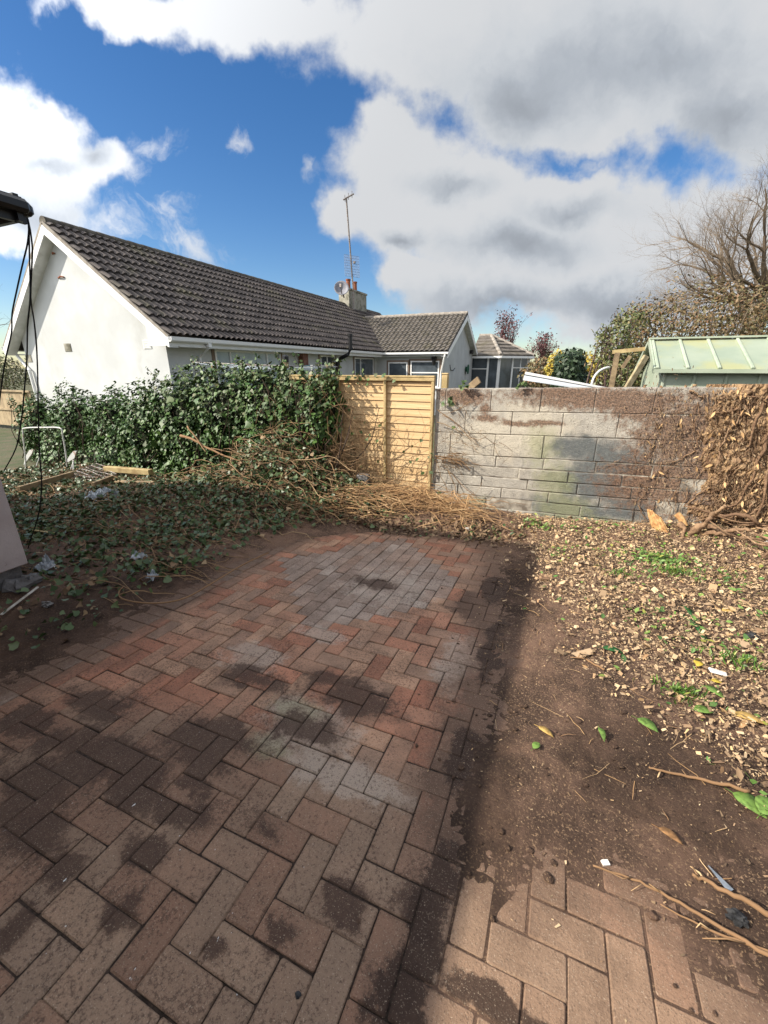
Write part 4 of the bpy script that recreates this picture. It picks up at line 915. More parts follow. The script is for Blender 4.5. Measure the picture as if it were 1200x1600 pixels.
# ------------------------------------------------------------------ the house this yard belongs to: wall and eaves at the left, wing behind
M_pink = material('pinkish_render', mottled((.40, .33, .31), (.48, .41, .385), 3, 6, .35, .65, lambda t, p, c: t.mix(t.ramp(t.noise(p, 8, 6, .7), .66, .72), c, (.12, .09, .08))), .9, bump=noiseb(50), bstr=.3)
M_plinth = material('rough_plinth', mottled((.20, .19, .185), (.10, .09, .085), 6), .95, bump=noiseb(30), bstr=.8, bdist=.03)
M_rtile = material('brown_roof_slate', mottled((.05, .045, .045), (.09, .08, .075), 6), .8)
def own_house():
    root = thing('rendered_house', 'pinkish rendered house corner with black gutter at the left edge', 'house', (-5, -1, 0))
    xw, yw, xe, ye = -3.65, 1.54, -3.15, 1.87; zb, zt = .07, 2.36
    def walls(b):
        b.box(((xw-9)/2, (yw-12)/2, (zb+zt)/2), (xw+9, yw+12, zt-zb), bev=.008)
        b.box(((xw+6)/2+.0, (-2.1-12)/2, (zb+zt)/2), (6-xw-.01, 9.9, zt-zb), bev=.008)
    part(root, 'wall', M_pink, walls)
    part(root, 'plinth', M_plinth, lambda b: (b.box(((xw-9)/2-.02, (yw-12)/2-.02, -.27), (xw+8.96, yw+11.96, .68)), b.box(((xw+6)/2, -7.06, -.3), (6-xw-.05, 9.88, .72))))
    def roof(b):
        for (x0, x1, y0, y1) in ((-9.5, xe-.06, -12, ye-.06), (-9.5, 6.4, -12, -1.66)):
            z = zt+.06; c = .26; hx = min((x1-x0)/2, (y1-y0)/2); 
            P = [(x0, y0, z), (x1, y0, z), (x1, y1, z), (x0, y1, z), (x0+hx, y0+hx, z+hx*c), (x1-hx, y0+hx, z+hx*c), (x1-hx, y1-hx, z+hx*c), (x0+hx, y1-hx, z+hx*c)]
            if x1 < 0: P[1] = (xe+.07, -1.8, z); P[0] = (x0, -1.8, z); P[5] = (x1-hx, -1.8, z+hx*c); P[4] = (x0+hx, -1.8, z+hx*c); P[2] = (xe-.03, y1, z)
            b.hexa(P)
    part(root, 'roof', M_rtile, roof)
    part(root, 'soffit', M_whtd, lambda b: (b.box(((xe-9.4)/2-.05, (ye-12)/2-.05, zt+.04), (xe+9.22, ye+11.9, .03)), b.box(((6.3-9)/2, (-1.75-12)/2, zt+.044), (15.2, 10.2, .03))))
    def gut(b):
        for A, B in (((xe+.13, -1.7, zt+.055), (xe, ye, zt+.055)), ((-9.5, ye, zt+.055), (xe, ye, zt+.055)), ((xe, -1.6, zt+.055), (6.4, -1.6, zt+.055))):
            b.beam(A, B, .085, .075, bev=.02)
            b.beam(Vector(A)+Vector((-.05 if A[1] != B[1] else 0, -.05 if A[1] == B[1] else 0, -.01)), Vector(B)+Vector((-.05 if A[1] != B[1] else 0, -.05 if A[1] == B[1] else 0, -.01)), .03, .14)
    part(root, 'gutter', M_blk, gut)
    part(root, 'downpipe', M_blk, lambda b: b.tube([(xw+.06, 1.18, zt), (xw+.06, 1.18, -.25)], .04, 10))
    C = [[(2, 303), (22, 318), (40, 336), (45, 352), (43, 380), (36, 410), (27, 450), (19, 490), (18, 520), (10, 555), (4, 590), (0, 620), (-8, 680)],
         [(10, 306), (40, 337), (45, 360), (46, 400), (47, 440), (47, 470), (43, 510), (42, 560), (38, 610), (33, 660), (25, 700), (6, 736)],
         [(14, 308), (41, 338), (50, 380), (50, 410), (48, 465), (53, 500), (57, 540), (59, 590), (60, 660), (62, 710), (65, 760), (60, 805), (48, 843), (40, 870)]]
    lab = ['leftmost black cable swinging out beside the bungalow verge', 'black cable hanging from the eaves corner down to the wall corner', 'longest black cable hanging from the eaves corner to the debris']
    for pl, lb in zip(C, lab):
        pts = [at_y(px, py, 1.92+.03*i/len(pl)) for i, (px, py) in enumerate(pl)]
        sm = []
        for i in range(len(pts)-1):
            p0, p1, p2, p3 = pts[max(i-1, 0)], pts[i], pts[i+1], pts[min(i+2, len(pts)-1)]
            for q in range(4):
                u = q/4; sm.append(.5*((2*p1)+(p2-p0)*u+(2*p0-5*p1+4*p2-p3)*u*u+(3*p1-p0-3*p2+p3)*u**3))
        sm.append(pts[-1]); b = MB(); b.tube(sm, .005, 6); tag(b.build('hanging_cable', M_blk, None, True), lb, 'cable', 'cables hanging from the eaves')
own_house()

# ------------------------------------------------------------------ ivy hedge
L_ivy = leafy((.030, .072, .014), (.048, .105, .020), (.036, .085, .018), (.09, .16, .034), (.05, .095, .024), name='ivy_leaf', rough=.5, spec=.32)
L_ivy2 = leafy((.05, .085, .022), (.085, .12, .035), (.035, .07, .02), (.12, .12, .05), name='young_ivy_leaf', rough=.5, spec=.35)
M_dstem = material('dark_ivy_stem', mottled((.035, .024, .017), (.075, .05, .034), 14), .95)
M_stem = material('tan_ivy_stem', lambda t: t.colramp(t.island(), [(0, (.20, .125, .068)), (.4, (.29, .185, .10)), (.75, (.15, .09, .05)), (1, (.38, .265, .15))]), .85, .2)
M_straw = material('dry_straw_stem', lambda t: t.colramp(t.island(), [(0, (.30, .175, .08)), (.25, (.46, .29, .14)), (.5, (.19, .11, .06)), (.75, (.36, .21, .10)), (1, (.58, .41, .23))]), .8, .25)
M_inner = material('shade_dark_ivy', mottled((.010, .016, .007), (.03, .028, .015), 14), .95)  # inner mass coloured near black so gaps between leaves read as shade
def ell(b, c, r, n=14, amp=.18):
    V = []; F = []; m = n//2+1
    for i in range(m):
        th = math.pi*i/(m-1)
        for j in range(n):
            d = Vector((math.sin(th)*math.cos(2*math.pi*j/n), math.sin(th)*math.sin(2*math.pi*j/n), math.cos(th)))
            k = 1+amp*mnoise.noise(d*2.3+Vector(c)); V.append((c[0]+d.x*r[0]*k, c[1]+d.y*r[1]*k, c[2]+d.z*r[2]*k))
    F = [(i*n+j, i*n+(j+1) % n, (i+1)*n+(j+1) % n, (i+1)*n+j) for i in range(m-1) for j in range(n)]
    b.add(V, F)
def px_curve(pts, y0, y1=None, r=.006, taper=True, rgh=.0):
    y1 = y0 if y1 is None else y1; n = len(pts); q = [at_y(px, py, y0+(y1-y0)*i/(n-1)) for i, (px, py) in enumerate(pts)]
    sm = []
    for i in range(n-1):
        p0, p1, p2, p3 = q[max(i-1, 0)], q[i], q[i+1], q[min(i+2, n-1)]
        for k in range(4):
            u = k/4; sm.append(.5*((2*p1)+(p2-p0)*u+(2*p0-5*p1+4*p2-p3)*u*u+(3*p1-p0-3*p2+p3)*u**3)+Vector((random.gauss(0, rgh), random.gauss(0, rgh), random.gauss(0, rgh))))
    sm.append(q[-1]); m = len(sm); return sm, [r*(1-.6*i/(m-1)) if taper else r for i in range(m)]
def ivy(name, label, bl, n, size, young, sprigs=()):
    c0 = bl[0][0]; t = thing(name, label, 'hedge', (c0[0], c0[1], G(c0[0], c0[1])))
    P = []; N = []; vol = np.array([r[0]*r[2] for c, r in bl]); cnt = (n*vol/vol.sum()).astype(int)
    for (c, r), k in zip(bl, cnt):
        d = rng.normal(size=(k*2, 3)); d /= np.linalg.norm(d, axis=1, keepdims=True)
        d = d[(d[:, 1] < .55)][:k]; k2 = len(d)
        lump = np.array([mnoise.fractal((x*2.2+c[0]*1.7, y*2.2, z*2.2+c[2]), .8, 2, 3) for x, y, z in d])[:, None]
        rad = 1-np.abs(rng.normal(0, .17, (k2, 1)))+lump*.34
        P.append(np.array(c)+d*np.array(r)*rad); N.append(d*.75+np.array([-.25, -.35, .55])+rng.normal(size=(k2, 3))*.5)
    P = np.concatenate(P); N = np.concatenate(N); g = G(P[:, 0], P[:, 1]); keep = P[:, 2] > g+.02
    for (c, r) in bl:
        q = (((P-np.array(c))/np.array(r))**2).sum(1); keep &= ~(q < .36)
    P, N = P[keep], N[keep]
    yp = np.clip((P[:, 2]-G(P[:, 0], P[:, 1])-1.0)*.8, 0, .8)*young*2
    mi = (rng.random(len(P)) < .08+.10*young+yp*.6).astype(int)
    down = np.tile(np.array([0, -.2, -1.0]), (len(P), 1))+rng.normal(size=(len(P), 3))*.7
    scatter('foliage', IVY, P, N, size*np.exp(rng.normal(-.02, .32, len(P))), [L_ivy, L_ivy2], t, mi, down)
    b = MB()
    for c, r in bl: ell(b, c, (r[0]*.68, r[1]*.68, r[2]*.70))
    b.build('shade_core', M_inner, t)
    s = MB(); bare = MB()
    for i in range(70):
        c, r = random.choice(bl); a = Vector((c[0]+random.gauss(0, r[0]*.6), c[1]-r[1]*random.uniform(.5, 1.1), 0)); a.z = G(a.x, a.y)
        e = Vector((a.x+random.gauss(0, .25), c[1]-r[1]*random.uniform(.3, 1.05), c[2]+random.uniform(-.4, .9)*r[2])); s.tube(wiggle(a, e, .07, 8), [.012, .011, .01, .009, .008, .007, .006, .004], 4)
    if sprigs > 30:
        for i in range(75):
            px = random.gauss(490, 36); py = random.uniform(585, 700); L = random.uniform(25, 110); an = random.gauss(1.35, .5); yy = random.uniform(4.62, 4.85)
            c_, rd_ = px_curve([(px, py), (px+math.cos(an)*L*.4+random.gauss(0, 5), py+math.sin(an)*L*.35), (px+math.cos(an)*L*.7+random.gauss(0, 8), min(765, py+math.sin(an)*L*.75)), (px+math.cos(an)*L+random.gauss(0, 8), min(785, py+math.sin(an)*L))], yy, yy+.05, random.uniform(.0016, .0045), True, .004); bare.tube(c_, rd_, 4)
    # shoots standing out of the top
    SP = []; SN = []
    for i in range(sprigs):
        c, r = random.choice(bl); a = Vector((c[0]+random.uniform(-.8, .8)*r[0], c[1]+random.uniform(-.8, .3)*r[1], c[2]+r[2]*.75)); e = a+Vector((random.gauss(0, .10), random.gauss(-.03, .08), random.uniform(.12, .38)))
        w = wiggle(a, e, .06, 6); s.tube(w, [.006, .005, .005, .004, .003, .002], 4)
        for q in w[1:]:
            for _ in range(4): SP.append(tuple(q+Vector((random.gauss(0, .03), random.gauss(0, .03), random.gauss(0, .02))))); SN.append((random.gauss(-.2, .6), random.gauss(-.4, .6), random.uniform(.2, 1)))
    s.build('stems', M_dstem, t)
    if bare.n: bare.build('bare_runners', M_stem, t)
    if SP: scatter('top_foliage', IVY, SP, SN, rng.uniform(size*.6, size*1.1, len(SP)), [L_ivy2, L_ivy], t, (rng.random(len(SP)) < .3).astype(int))
    return t
def hb(px, py, rx, rz, y, ry): c = at_y(px, py, y); k = ppm(c); return (tuple(c), (rx/k, ry, rz/k))
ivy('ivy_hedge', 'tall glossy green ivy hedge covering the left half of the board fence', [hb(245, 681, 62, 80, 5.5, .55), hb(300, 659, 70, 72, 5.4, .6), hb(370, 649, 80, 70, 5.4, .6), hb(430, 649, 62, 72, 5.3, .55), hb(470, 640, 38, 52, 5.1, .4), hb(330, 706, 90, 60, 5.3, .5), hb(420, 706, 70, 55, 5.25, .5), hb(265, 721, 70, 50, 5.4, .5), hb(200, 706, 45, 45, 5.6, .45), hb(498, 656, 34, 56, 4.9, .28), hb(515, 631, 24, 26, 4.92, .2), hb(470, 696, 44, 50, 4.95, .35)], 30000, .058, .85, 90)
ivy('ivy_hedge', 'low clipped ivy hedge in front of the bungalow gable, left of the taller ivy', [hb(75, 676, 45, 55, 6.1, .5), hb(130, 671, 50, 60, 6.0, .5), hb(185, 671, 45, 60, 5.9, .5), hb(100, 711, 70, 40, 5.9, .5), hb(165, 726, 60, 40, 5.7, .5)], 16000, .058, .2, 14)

# ------------------------------------------------------------------ cut debris on the left
def region(n, xr, yr, fn):
    P = np.column_stack([rng.uniform(*xr, n), rng.uniform(*yr, n)]); return P[rng.random(n) < fn(P)]
def pile(P): return .55*np.exp(-((P[:, 0]+3.75)/.85)**2-((P[:, 1]-4.72)/.42)**2)+.35*np.exp(-((P[:, 0]+3.1)/.9)**2-((P[:, 1]-4.3)/.5)**2)+.10*np.exp(-((P[:, 0]+4.6)/1.2)**2-((P[:, 1]-3.4)/.8)**2)
def gh(P): return G(P[:, 0], P[:, 1])+soil_h(P)
L_deb = leafy((.03, .062, .018), (.055, .10, .028), (.085, .12, .04), (.035, .07, .025), (.12, .14, .05), name='cut_ivy_leaf', rough=.45, spec=.45)
L_brown = leafy((.16, .095, .05), (.24, .155, .085), (.095, .055, .03), (.32, .22, .12), name='dead_leaf', rough=.8)
def debris():
    def dens(P):
        d = sdf(P, PAD); back = smooth((5.3-P[:, 1])/.4); s = smooth((d-.02)/.5)*back
        return s*np.where(P[:, 1] < 2.0, .35, 1.0)*(.35+.65*(vn(P, 1.3, 2, 5.) > -.12))
    P = region(42000, (-9.5, -1.6), (1.0, 5.5), dens); n = len(P)
    z = gh(P)+pile(P)*rng.uniform(.2, 1.08, n)+rng.uniform(0, .06, n)
    N = np.column_stack([rng.normal(0, .9, n), rng.normal(-.1, .9, n), np.ones(n)])
    mi = (rng.random(n) < .16).astype(int)
    o = scatter('ivy_cuttings', IVY, np.column_stack([P, z]), N, rng.uniform(.018, .066, n), [L_deb, L_brown], None, mi); o['label'] = 'dark green cut ivy leaves strewn over the ground beside the paving'; o['category'] = 'ivy cuttings'; o['kind'] = 'stuff'
    b = MB()
    P = region(6000, (-9.0, -1.9), (1.5, 5.3), dens); zz = gh(P)+pile(P)*rng.uniform(.3, 1.05, len(P))
    for (x, y), z in zip(P[:1300], zz):
        a = random.uniform(0, 6.28) if random.random() < .45 else random.gauss(.15, .5); L = random.uniform(.15, .75); s0 = Vector((x, y, z+.015)); ex, ey = x+math.cos(a)*L, y+math.sin(a)*L*.7
        e = Vector((ex, ey, 0)); q = np.array([[ex, ey]]); e.z = max(float(gh(q)[0])+.01, float(gh(q)[0]+pile(q)[0]*random.uniform(.3, 1)))
        if sdf(q, PAD)[0] < -.35: continue
        r = random.uniform(.0018, .0048); b.tube(wiggle(s0, e, .08, 6, random.uniform(0, .05)), [r, r, r*.95, r*.9, r*.8, r*.5], 4)
    o = b.build('cut_stems', M_stem, None); o['label'] = 'tangle of thin brown cut stems lying on the left side'; o['category'] = 'stems'; o['kind'] = 'stuff'
debris()
def brush():
    # heap of dead creeper in front of the hedge
    t = thing('brush_heap', 'heap of bare brown creeper stems in front of the tall ivy hedge', 'brush heap', (-3.5, 4.5, G(-3.5, 4.5)))
    b = MB(); c = np.array([-3.4, 4.55])
    for i in range(260):
        x = random.gauss(-3.45, .7); y = random.gauss(4.45, .32); q = np.array([[x, y]]); g = float(gh(q)[0]); h = float(pile(q)[0])
        a = random.gauss(-.25, .7); L = random.uniform(.3, 1.1); s0 = Vector((x-math.cos(a)*L/2, y-math.sin(a)*L*.25, g+h*random.uniform(.3, 1.15)+random.uniform(0, .12)))
        e = Vector((x+math.cos(a)*L/2, y+math.sin(a)*L*.25, max(g, s0.z-random.uniform(-.15, .45)))); r = random.uniform(.002, .006)
        b.tube(wiggle(s0, e, .09, 7, random.uniform(-.05, .12)), [r, r, r, r*.9, r*.85, r*.7, r*.4], 4)
    b.build('stems', M_stem, t)
    P = []; 
    for i in range(3200):
        x = random.gauss(-3.6, .7); y = random.gauss(4.45, .3); q = np.array([[x, y]]); P.append((x, y, float(gh(q)[0])+float(pile(q)[0])*random.uniform(.1, 1.05)+.02))
    N = rng.normal(size=(len(P), 3))*.6+np.array([-.1, -.3, .8]); scatter('wilted_leaves', IVY, P, N, rng.uniform(.03, .07, len(P)), [L_deb, L_brown], t, (rng.random(len(P)) < .2).astype(int))
    # long arching runners
    w = MB()
    for pts, r in (([(470, 812), (466, 760), (470, 715), (486, 672), (510, 642), (538, 632), (566, 643), (598, 668)], .009), ([(462, 742), (484, 752), (512, 751), (540, 735), (560, 726), (588, 722)], .007), ([(440, 800), (452, 740), (475, 690), (500, 660)], .006),
                   ([(400, 812), (418, 760), (440, 700), (462, 664)], .005), ([(455, 745), (500, 717), (540, 727), (575, 716), (600, 718)], .006), ([(460, 838), (500, 810), (552, 760), (585, 735)], .006), ([(330, 700), (380, 710), (430, 722), (470, 744), (500, 752)], .007), ([(385, 770), (420, 735), (450, 716)], .005)):
        w.tube(*px_curve(pts, 4.65, 4.8, r, True, .003), 5)
    w.build('arching_runner', M_stem, t)
    # pale broken branches lying on the heap
    for pts, r, lb in (([(282, 681), (300, 686), (325, 700), (360, 716), (400, 726)], .022, 'thick frayed brown branch end sticking out of the brush heap'), ([(292, 666), (310, 690), (322, 707)], .012, 'short pale twig crossing the frayed thick branch'),
                       ([(350, 733), (376, 745), (400, 762), (412, 775), (430, 793)], .016, 'long pale barkless branch sloping down the front of the brush heap')):
        m = MB(); m.tube(*px_curve(pts, 4.45, 4.3, r, True, .004), 8); tag(m.build('broken_branch', M_straw, None, True), lb, 'branch')
    # loop of pale runner lying over the paving edge
    pts = [(300, 862), (262, 876), (222, 893), (195, 915), (186, 925), (190, 935), (215, 941), (252, 942), (290, 934), (330, 912), (380, 882), (428, 860)]
    q = [at_g(px, py, .05) for px, py in pts]; m = MB(); sm = []
    for i in range(len(q)-1):
        p0, p1, p2, p3 = q[max(i-1, 0)], q[i], q[i+1], q[min(i+2, len(q)-1)]
        for k in range(4): u = k/4; sm.append(.5*((2*p1)+(p2-p0)*u+(2*p0-5*p1+4*p2-p3)*u*u+(3*p1-p0-3*p2+p3)*u**3))
    m.tube(sm, .0055, 6); tag(m.build('creeper_runner', M_straw, None, True), 'pale looping creeper runner lying over the left edge of the paving', 'stem')
    # dry stalk heap at the foot of the fence
    t = thing('dry_stalk_heap', 'sunlit straw coloured heap of dry stalks at the foot of the fence', 'stalk heap', (-1.9, 4.5, G(-1.9, 4.5)))
    b = MB()
    for i in range(760):
        u = random.betavariate(1.6, 1.8); x = -3.0+u*2.5; yc = 4.0+.62*min(1, u*1.7)-.25*max(0, u-.75)/.25; y = yc+random.gauss(0, .13); hmax = .20*math.exp(-((y-yc-.08)/.2)**2)*math.sin(math.pi*min(.97, max(.08, u)))
        g = gz(x, y); L = random.uniform(.25, .85); a = random.gauss(.18, .42) if x < -1.6 else random.gauss(-.2, .75)
        z = g+random.uniform(.02, 1)*hmax+.01; s0 = Vector((x-math.cos(a)*L/2, y-math.sin(a)*L/2-.03, z+random.gauss(0, .02))); e = Vector((x+math.cos(a)*L/2, min(WY-.06, y+math.sin(a)*L/2), z+random.gauss(0, .03)))
        s0.z = max(s0.z, G(s0.x, s0.y)+.01); e.z = max(e.z, G(e.x, e.y)+.01); r = random.uniform(.0015, .0042); r *= random.choice([.5, .8, 1, 1, 1.5]); b.tube(wiggle(s0, e, random.choice([.03, .07, .13]), 7, random.uniform(-.02, .06)), [r, r, r, r, r*.9, r*.8, r*.5], 4)
    b.build('stalks', M_straw, t)
    P = []
    for i in range(1300):
        x = random.uniform(-2.9, -.2); y = random.gauss(4.12+.10*(x+1.6)*(1 if x > -1.6 else .25), .12)-.02; P.append((x, y, gz(x, y)+random.uniform(.0, .05)))
    scatter('dead_leaves', LANCE, P, rng.normal(size=(len(P), 3))*.5+np.array([0, 0, .8]), rng.uniform(.03, .075, len(P)), [L_brown, L_deb], t, (rng.random(len(P)) < .12).astype(int))
brush()
def creeper():
    t = thing('dead_creeper', 'leafless creeper stems clinging to the front of the tan fence panel', 'creeper', (-2.2, WY-.1, G(-2.2, WY)))
    b = MB(); LP = []
    def climb(x, z, L, lean, r, y0=.05):
        pts = []; p = Vector((x, WY-y0-random.uniform(0, .05), z)); d = lean
        n = int(L/.06)+3
        for i in range(n):
            pts.append(p.copy()); d += random.gauss(0, .35); d *= .93; p = p+Vector((math.sin(d)*.06, random.gauss(0, .006), math.cos(d)*.06)); p.y = min(p.y, WY-.045)
            if random.random() < .05: LP.append(p.copy())
        b.tube(pts, [r*(1-.65*i/(len(pts)-1)) for i in range(len(pts))], 4)
    g = G(-2.2, WY)
    for i in range(95):
        x = random.choice([random.gauss(-2.75, .25), random.gauss(-2.55, .18), random.uniform(-3.3, -1.5)]); z0 = g+random.uniform(.05, .5); climb(x, z0, random.uniform(.3, 1.3), random.gauss(.1, .7), random.uniform(.0018, .0055))
    for i in range(14): climb(random.uniform(-2.9, -2.3), g+random.uniform(.8, 1.3), random.uniform(.3, .6), random.gauss(1.2, .8), random.uniform(.002, .004))
    for i in range(26): climb(random.uniform(-2.05, -1.5), g+.05, random.uniform(.2, .9), random.gauss(0, .3), random.uniform(.001, .0022), .045)
    # untidy bundle swelling out to the left of the first stud
    for i in range(120):
        x = random.gauss(-2.75, .3); z = g+random.uniform(.2, .85); a = random.gauss(0, .8); L = random.uniform(.25, .8)
        s0 = Vector((x-L*.5*math.cos(a), WY-random.uniform(.08, .42), z-.2*math.sin(a))); e = Vector((x+L*.5*math.cos(a), WY-random.uniform(.06, .3), z+.5*L*math.sin(a))); r = random.uniform(.0018, .005); b.tube(wiggle(s0, e, .12, 7), [r, r, r, r*.9, r*.8, r*.7, r*.4], 4)
    b.build('stems', M_stem, t)
    for _ in range(60): LP.append(Vector((random.gauss(-2.85, .35), WY-random.uniform(.04, .12), g+1.70+random.gauss(0, .05))))
    scatter('leaves', IVY, [tuple(p) for p in LP], rng.normal(size=(len(LP), 3))*.5+np.array([-.2, -.8, .5]), rng.uniform(.03, .065, len(LP)), [L_ivy2, L_ivy], t, (rng.random(len(LP)) < .4).astype(int))
    # creeper remains on the left end of the wall
    t = thing('dead_creeper', 'wiry bare creeper stems hanging on the left end of the block wall', 'creeper', (-1.2, WY-.1, G(-1.2, WY)))
    b = MB()
    for pts, r in (([(684, 640), (705, 655), (722, 672), (748, 698)], .006), ([(684, 660), (706, 668), (730, 682), (752, 688)], .005), ([(680, 712), (700, 716), (722, 722), (735, 735)], .011), ([(682, 716), (706, 718), (722, 728)], .009), ([(700, 735), (712, 770), (708, 800)], .006), ([(700, 735), (740, 775), (780, 812), (800, 830)], .005), ([(692, 650), (715, 662), (735, 690), (742, 712)], .004),
                   ([(690, 690), (720, 692), (750, 700)], .003), ([(735, 625), (715, 640), (690, 650)], .004), ([(742, 692), (760, 682), (756, 672), (745, 676)], .003), ([(700, 770), (690, 745), (682, 720)], .005), ([(780, 690), (800, 706), (782, 728)], .003), ([(785, 800), (795, 815), (790, 835)], .006), ([(780, 835), (788, 810), (780, 790)], .004)):
        b.tube(*px_curve(pts, WY-.05, WY-.12, r, True, .006), 5)
    for i in range(40):
        a = at_y(random.gauss(715, 20), random.gauss(670, 30), WY-.05); e = a+Vector((random.gauss(.12, .1), random.gauss(0, .03), random.gauss(-.1, .1))); r = random.uniform(.0012, .003); b.tube(wiggle(a, e, .15, 6), [r, r, r, r, r*.8, r*.5], 4)
    for i in range(60):
        a = at_y(random.gauss(704, 10), random.gauss(716, 5), WY-.07); e = a+Vector((random.gauss(.08, .08), random.gauss(0, .03), random.gauss(-.05, .04))); r = random.uniform(.0015, .004); b.tube(wiggle(a, e, .15, 6), [r, r, r, r, r*.8, r*.5], 4)
    b.build('stems', M_stem, t)
    q = [at_y(px, py, WY-.06) for px, py in ((703, 625), (705, 632), (690, 632), (725, 598), (728, 602), (722, 605), (818, 600), (808, 604))]
    scatter('leaves', IVY, [tuple(p) for p in q for _ in range(3)], rng.normal(size=(len(q)*3, 3))*.5+np.array([0, -.8, .5]), rng.uniform(.04, .07, len(q)*3), L_ivy2, t)
creeper()

# ------------------------------------------------------------------ right side: litter, roots, stump
LIT = poly_px([(795, 842), (815, 900), (850, 960), (905, 1040), (960, 1090), (1040, 1160), (1110, 1215), (1199, 1260), (1500, 1500), (1700, 900), (1250, 800), (1010, 826), (860, 812), (790, 815)])
L_chip = leafy((.54, .375, .215), (.36, .23, .13), (.62, .46, .28), (.22, .135, .08), (.48, .345, .215), (.54, .36, .18), name='wood_chip', rough=.85, spec=.2)
L_grit = leafy((.14, .09, .055), (.26, .18, .11), (.08, .05, .035), (.36, .27, .17), name='bark_crumb', rough=.9, spec=.1)
L_green = leafy((.05, .13, .02), (.10, .20, .035), (.18, .27, .06), (.035, .09, .02), (.30, .30, .06), name='fresh_green_leaf', rough=.4, spec=.5)
L_dry = leafy((.34, .20, .09), (.42, .27, .13), (.26, .14, .065), (.50, .36, .18), name='curled_dry_leaf', rough=.7)
def litter():
    def dens(P):
        d = -sdf(P, LIT); return smooth((d+.12+.22*vn(P, 2.6, 3, 11.))/.45)
    P = region(150000, (-.6, 3.9), (.6, 5.0), dens); n = len(P); z = gh(P)+rng.uniform(.0, .035, n)
    N = np.column_stack([rng.normal(-.1, .5, n), rng.normal(-.1, .5, n), np.ones(n)])
    o = scatter('wood_chip_litter', QUAD, np.column_stack([P, z]), N, np.minimum(rng.gamma(1.1, .0072, n)+.0035, .06), [L_chip, L_grit], None, (rng.random(n) < .34).astype(int), None, np.exp(rng.normal(-.35, .5, n))); o['label'] = 'tan wood chips and bark pieces covering the earth on the right'; o['category'] = 'wood chips'; o['kind'] = 'stuff'
    P = P[:1100]; n = len(P); z = gh(P)+rng.uniform(.01, .04, n); N = np.column_stack([rng.normal(0, .6, n), rng.normal(0, .6, n), np.ones(n)])
    o = scatter('dead_leaf_litter', LANCE, np.column_stack([P, z]), N, rng.uniform(.02, .06, n), [L_dry, L_brown], None, (rng.random(n) < .4).astype(int)); o['label'] = 'curled brown dead leaves mixed in the litter on the right'; o['category'] = 'dead leaves'; o['kind'] = 'stuff'
    P = region(6500, (-.3, 3.6), (.8, 4.9), lambda q: dens(q)*(.10+.6*(vn(q, 1.6, 2, 21.) > .12))); n = len(P); z = gh(P)+rng.uniform(.012, .05, n); N = np.column_stack([rng.normal(0, .4, n), rng.normal(0, .4, n), np.ones(n)])
    o = scatter('green_leaf_litter', LANCE, np.column_stack([P, z]), N, rng.uniform(.015, .055, n), L_green, None, None, None, 1.3); o['label'] = 'fresh green leaves dropped among the wood chips on the right'; o['category'] = 'green leaves'; o['kind'] = 'stuff'
    # crumbs thinning out over the bare soil and the paving
    def d2(P):
        d = -sdf(P, LIT); q = sdf(P, PAD); return smooth((d+1.5)/1.5)*.55*np.where(q < -.25, .12, np.where(q < -.05, .4, 1))
    P = region(70000, (-1.2, 3.0), (.35, 4.6), d2); n = len(P); z = np.where(sdf(P, PAD) < .05, np.maximum(gh(P), G(P[:, 0], P[:, 1])+.001), gh(P))+rng.uniform(.001, .006, n)
    N = np.column_stack([rng.normal(0, .3, n), rng.normal(0, .3, n), np.ones(n)])
    o = scatter('bark_crumbs', QUAD, np.column_stack([P, z]), N, rng.gamma(1.3, .003, n)+.0015, [L_grit, L_chip], None, (rng.random(n) < .35).astype(int), None, .6); o['label'] = 'small bark crumbs scattered over the dark soil'; o['category'] = 'bark crumbs'; o['kind'] = 'stuff'
    b = MB()
    P = region(1900, (-.5, 3.3), (.6, 4.9), lambda q: smooth((-sdf(q, LIT)+.9)/1.0)*.6)
    for (x, y) in P:
        a = random.uniform(0, 6.28); L = random.choice([.03, .05, .05, .08, .14])*random.uniform(.7, 1.3); g = gz(x, y)+.007; g2 = gz(x+math.cos(a)*L, y+math.sin(a)*L)+.007; r = random.uniform(.0006, .0017)
        b.tube(wiggle((x, y, g), (x+math.cos(a)*L, y+math.sin(a)*L, g2), .035, 5, random.uniform(0, .006)), [r, r, r, r*.8, r*.5], 4)
    o = b.build('fine_twigs', M_straw); o['label'] = 'fine dry twigs scattered over the soil and chips on the right'; o['category'] = 'twigs'; o['kind'] = 'stuff'
    b = MB()
    P = region(2600, (-.9, 3.0), (.45, 4.4), lambda q: np.where(sdf(q, PAD) > -.05, .8, np.where(sdf(q, PAD) > -.3, .35, .05)))
    for (x, y) in P:
        r = min(.016, .0025+random.expovariate(1/.0032)); z = max(gz(x, y), G(x, y))+r*.25; ell(b, (x, y, z), (r*random.uniform(.8, 1.4), r*random.uniform(.8, 1.3), r*.7), 6, .9)
    o = b.build('soil_clods', M_soil); o['label'] = 'small clods of dark soil scattered along the paving edge'; o['category'] = 'soil clods'; o['kind'] = 'stuff'
    # low weeds
    def weed(px, py, rpx, n, h, label, narrow=False):
        c = at_g(px, py, .03); k = ppm(c); Pw = []; Nw = []; Sp = []
        for i in range(n):
            a = random.uniform(0, 6.28); rr = abs(random.gauss(0, .5))*rpx/k; x, y = c.x+math.cos(a)*rr*1.5, min(WY-.05, c.y+math.sin(a)*rr*.8)
            Pw.append((x, y, gz(x, y)+random.uniform(.01, h))); Nw.append((random.gauss(0, .5), random.gauss(-.1, .5), .8 if not narrow else .2)); Sp.append((random.gauss(0, .6), random.gauss(0, .6), 1 if narrow else .2))
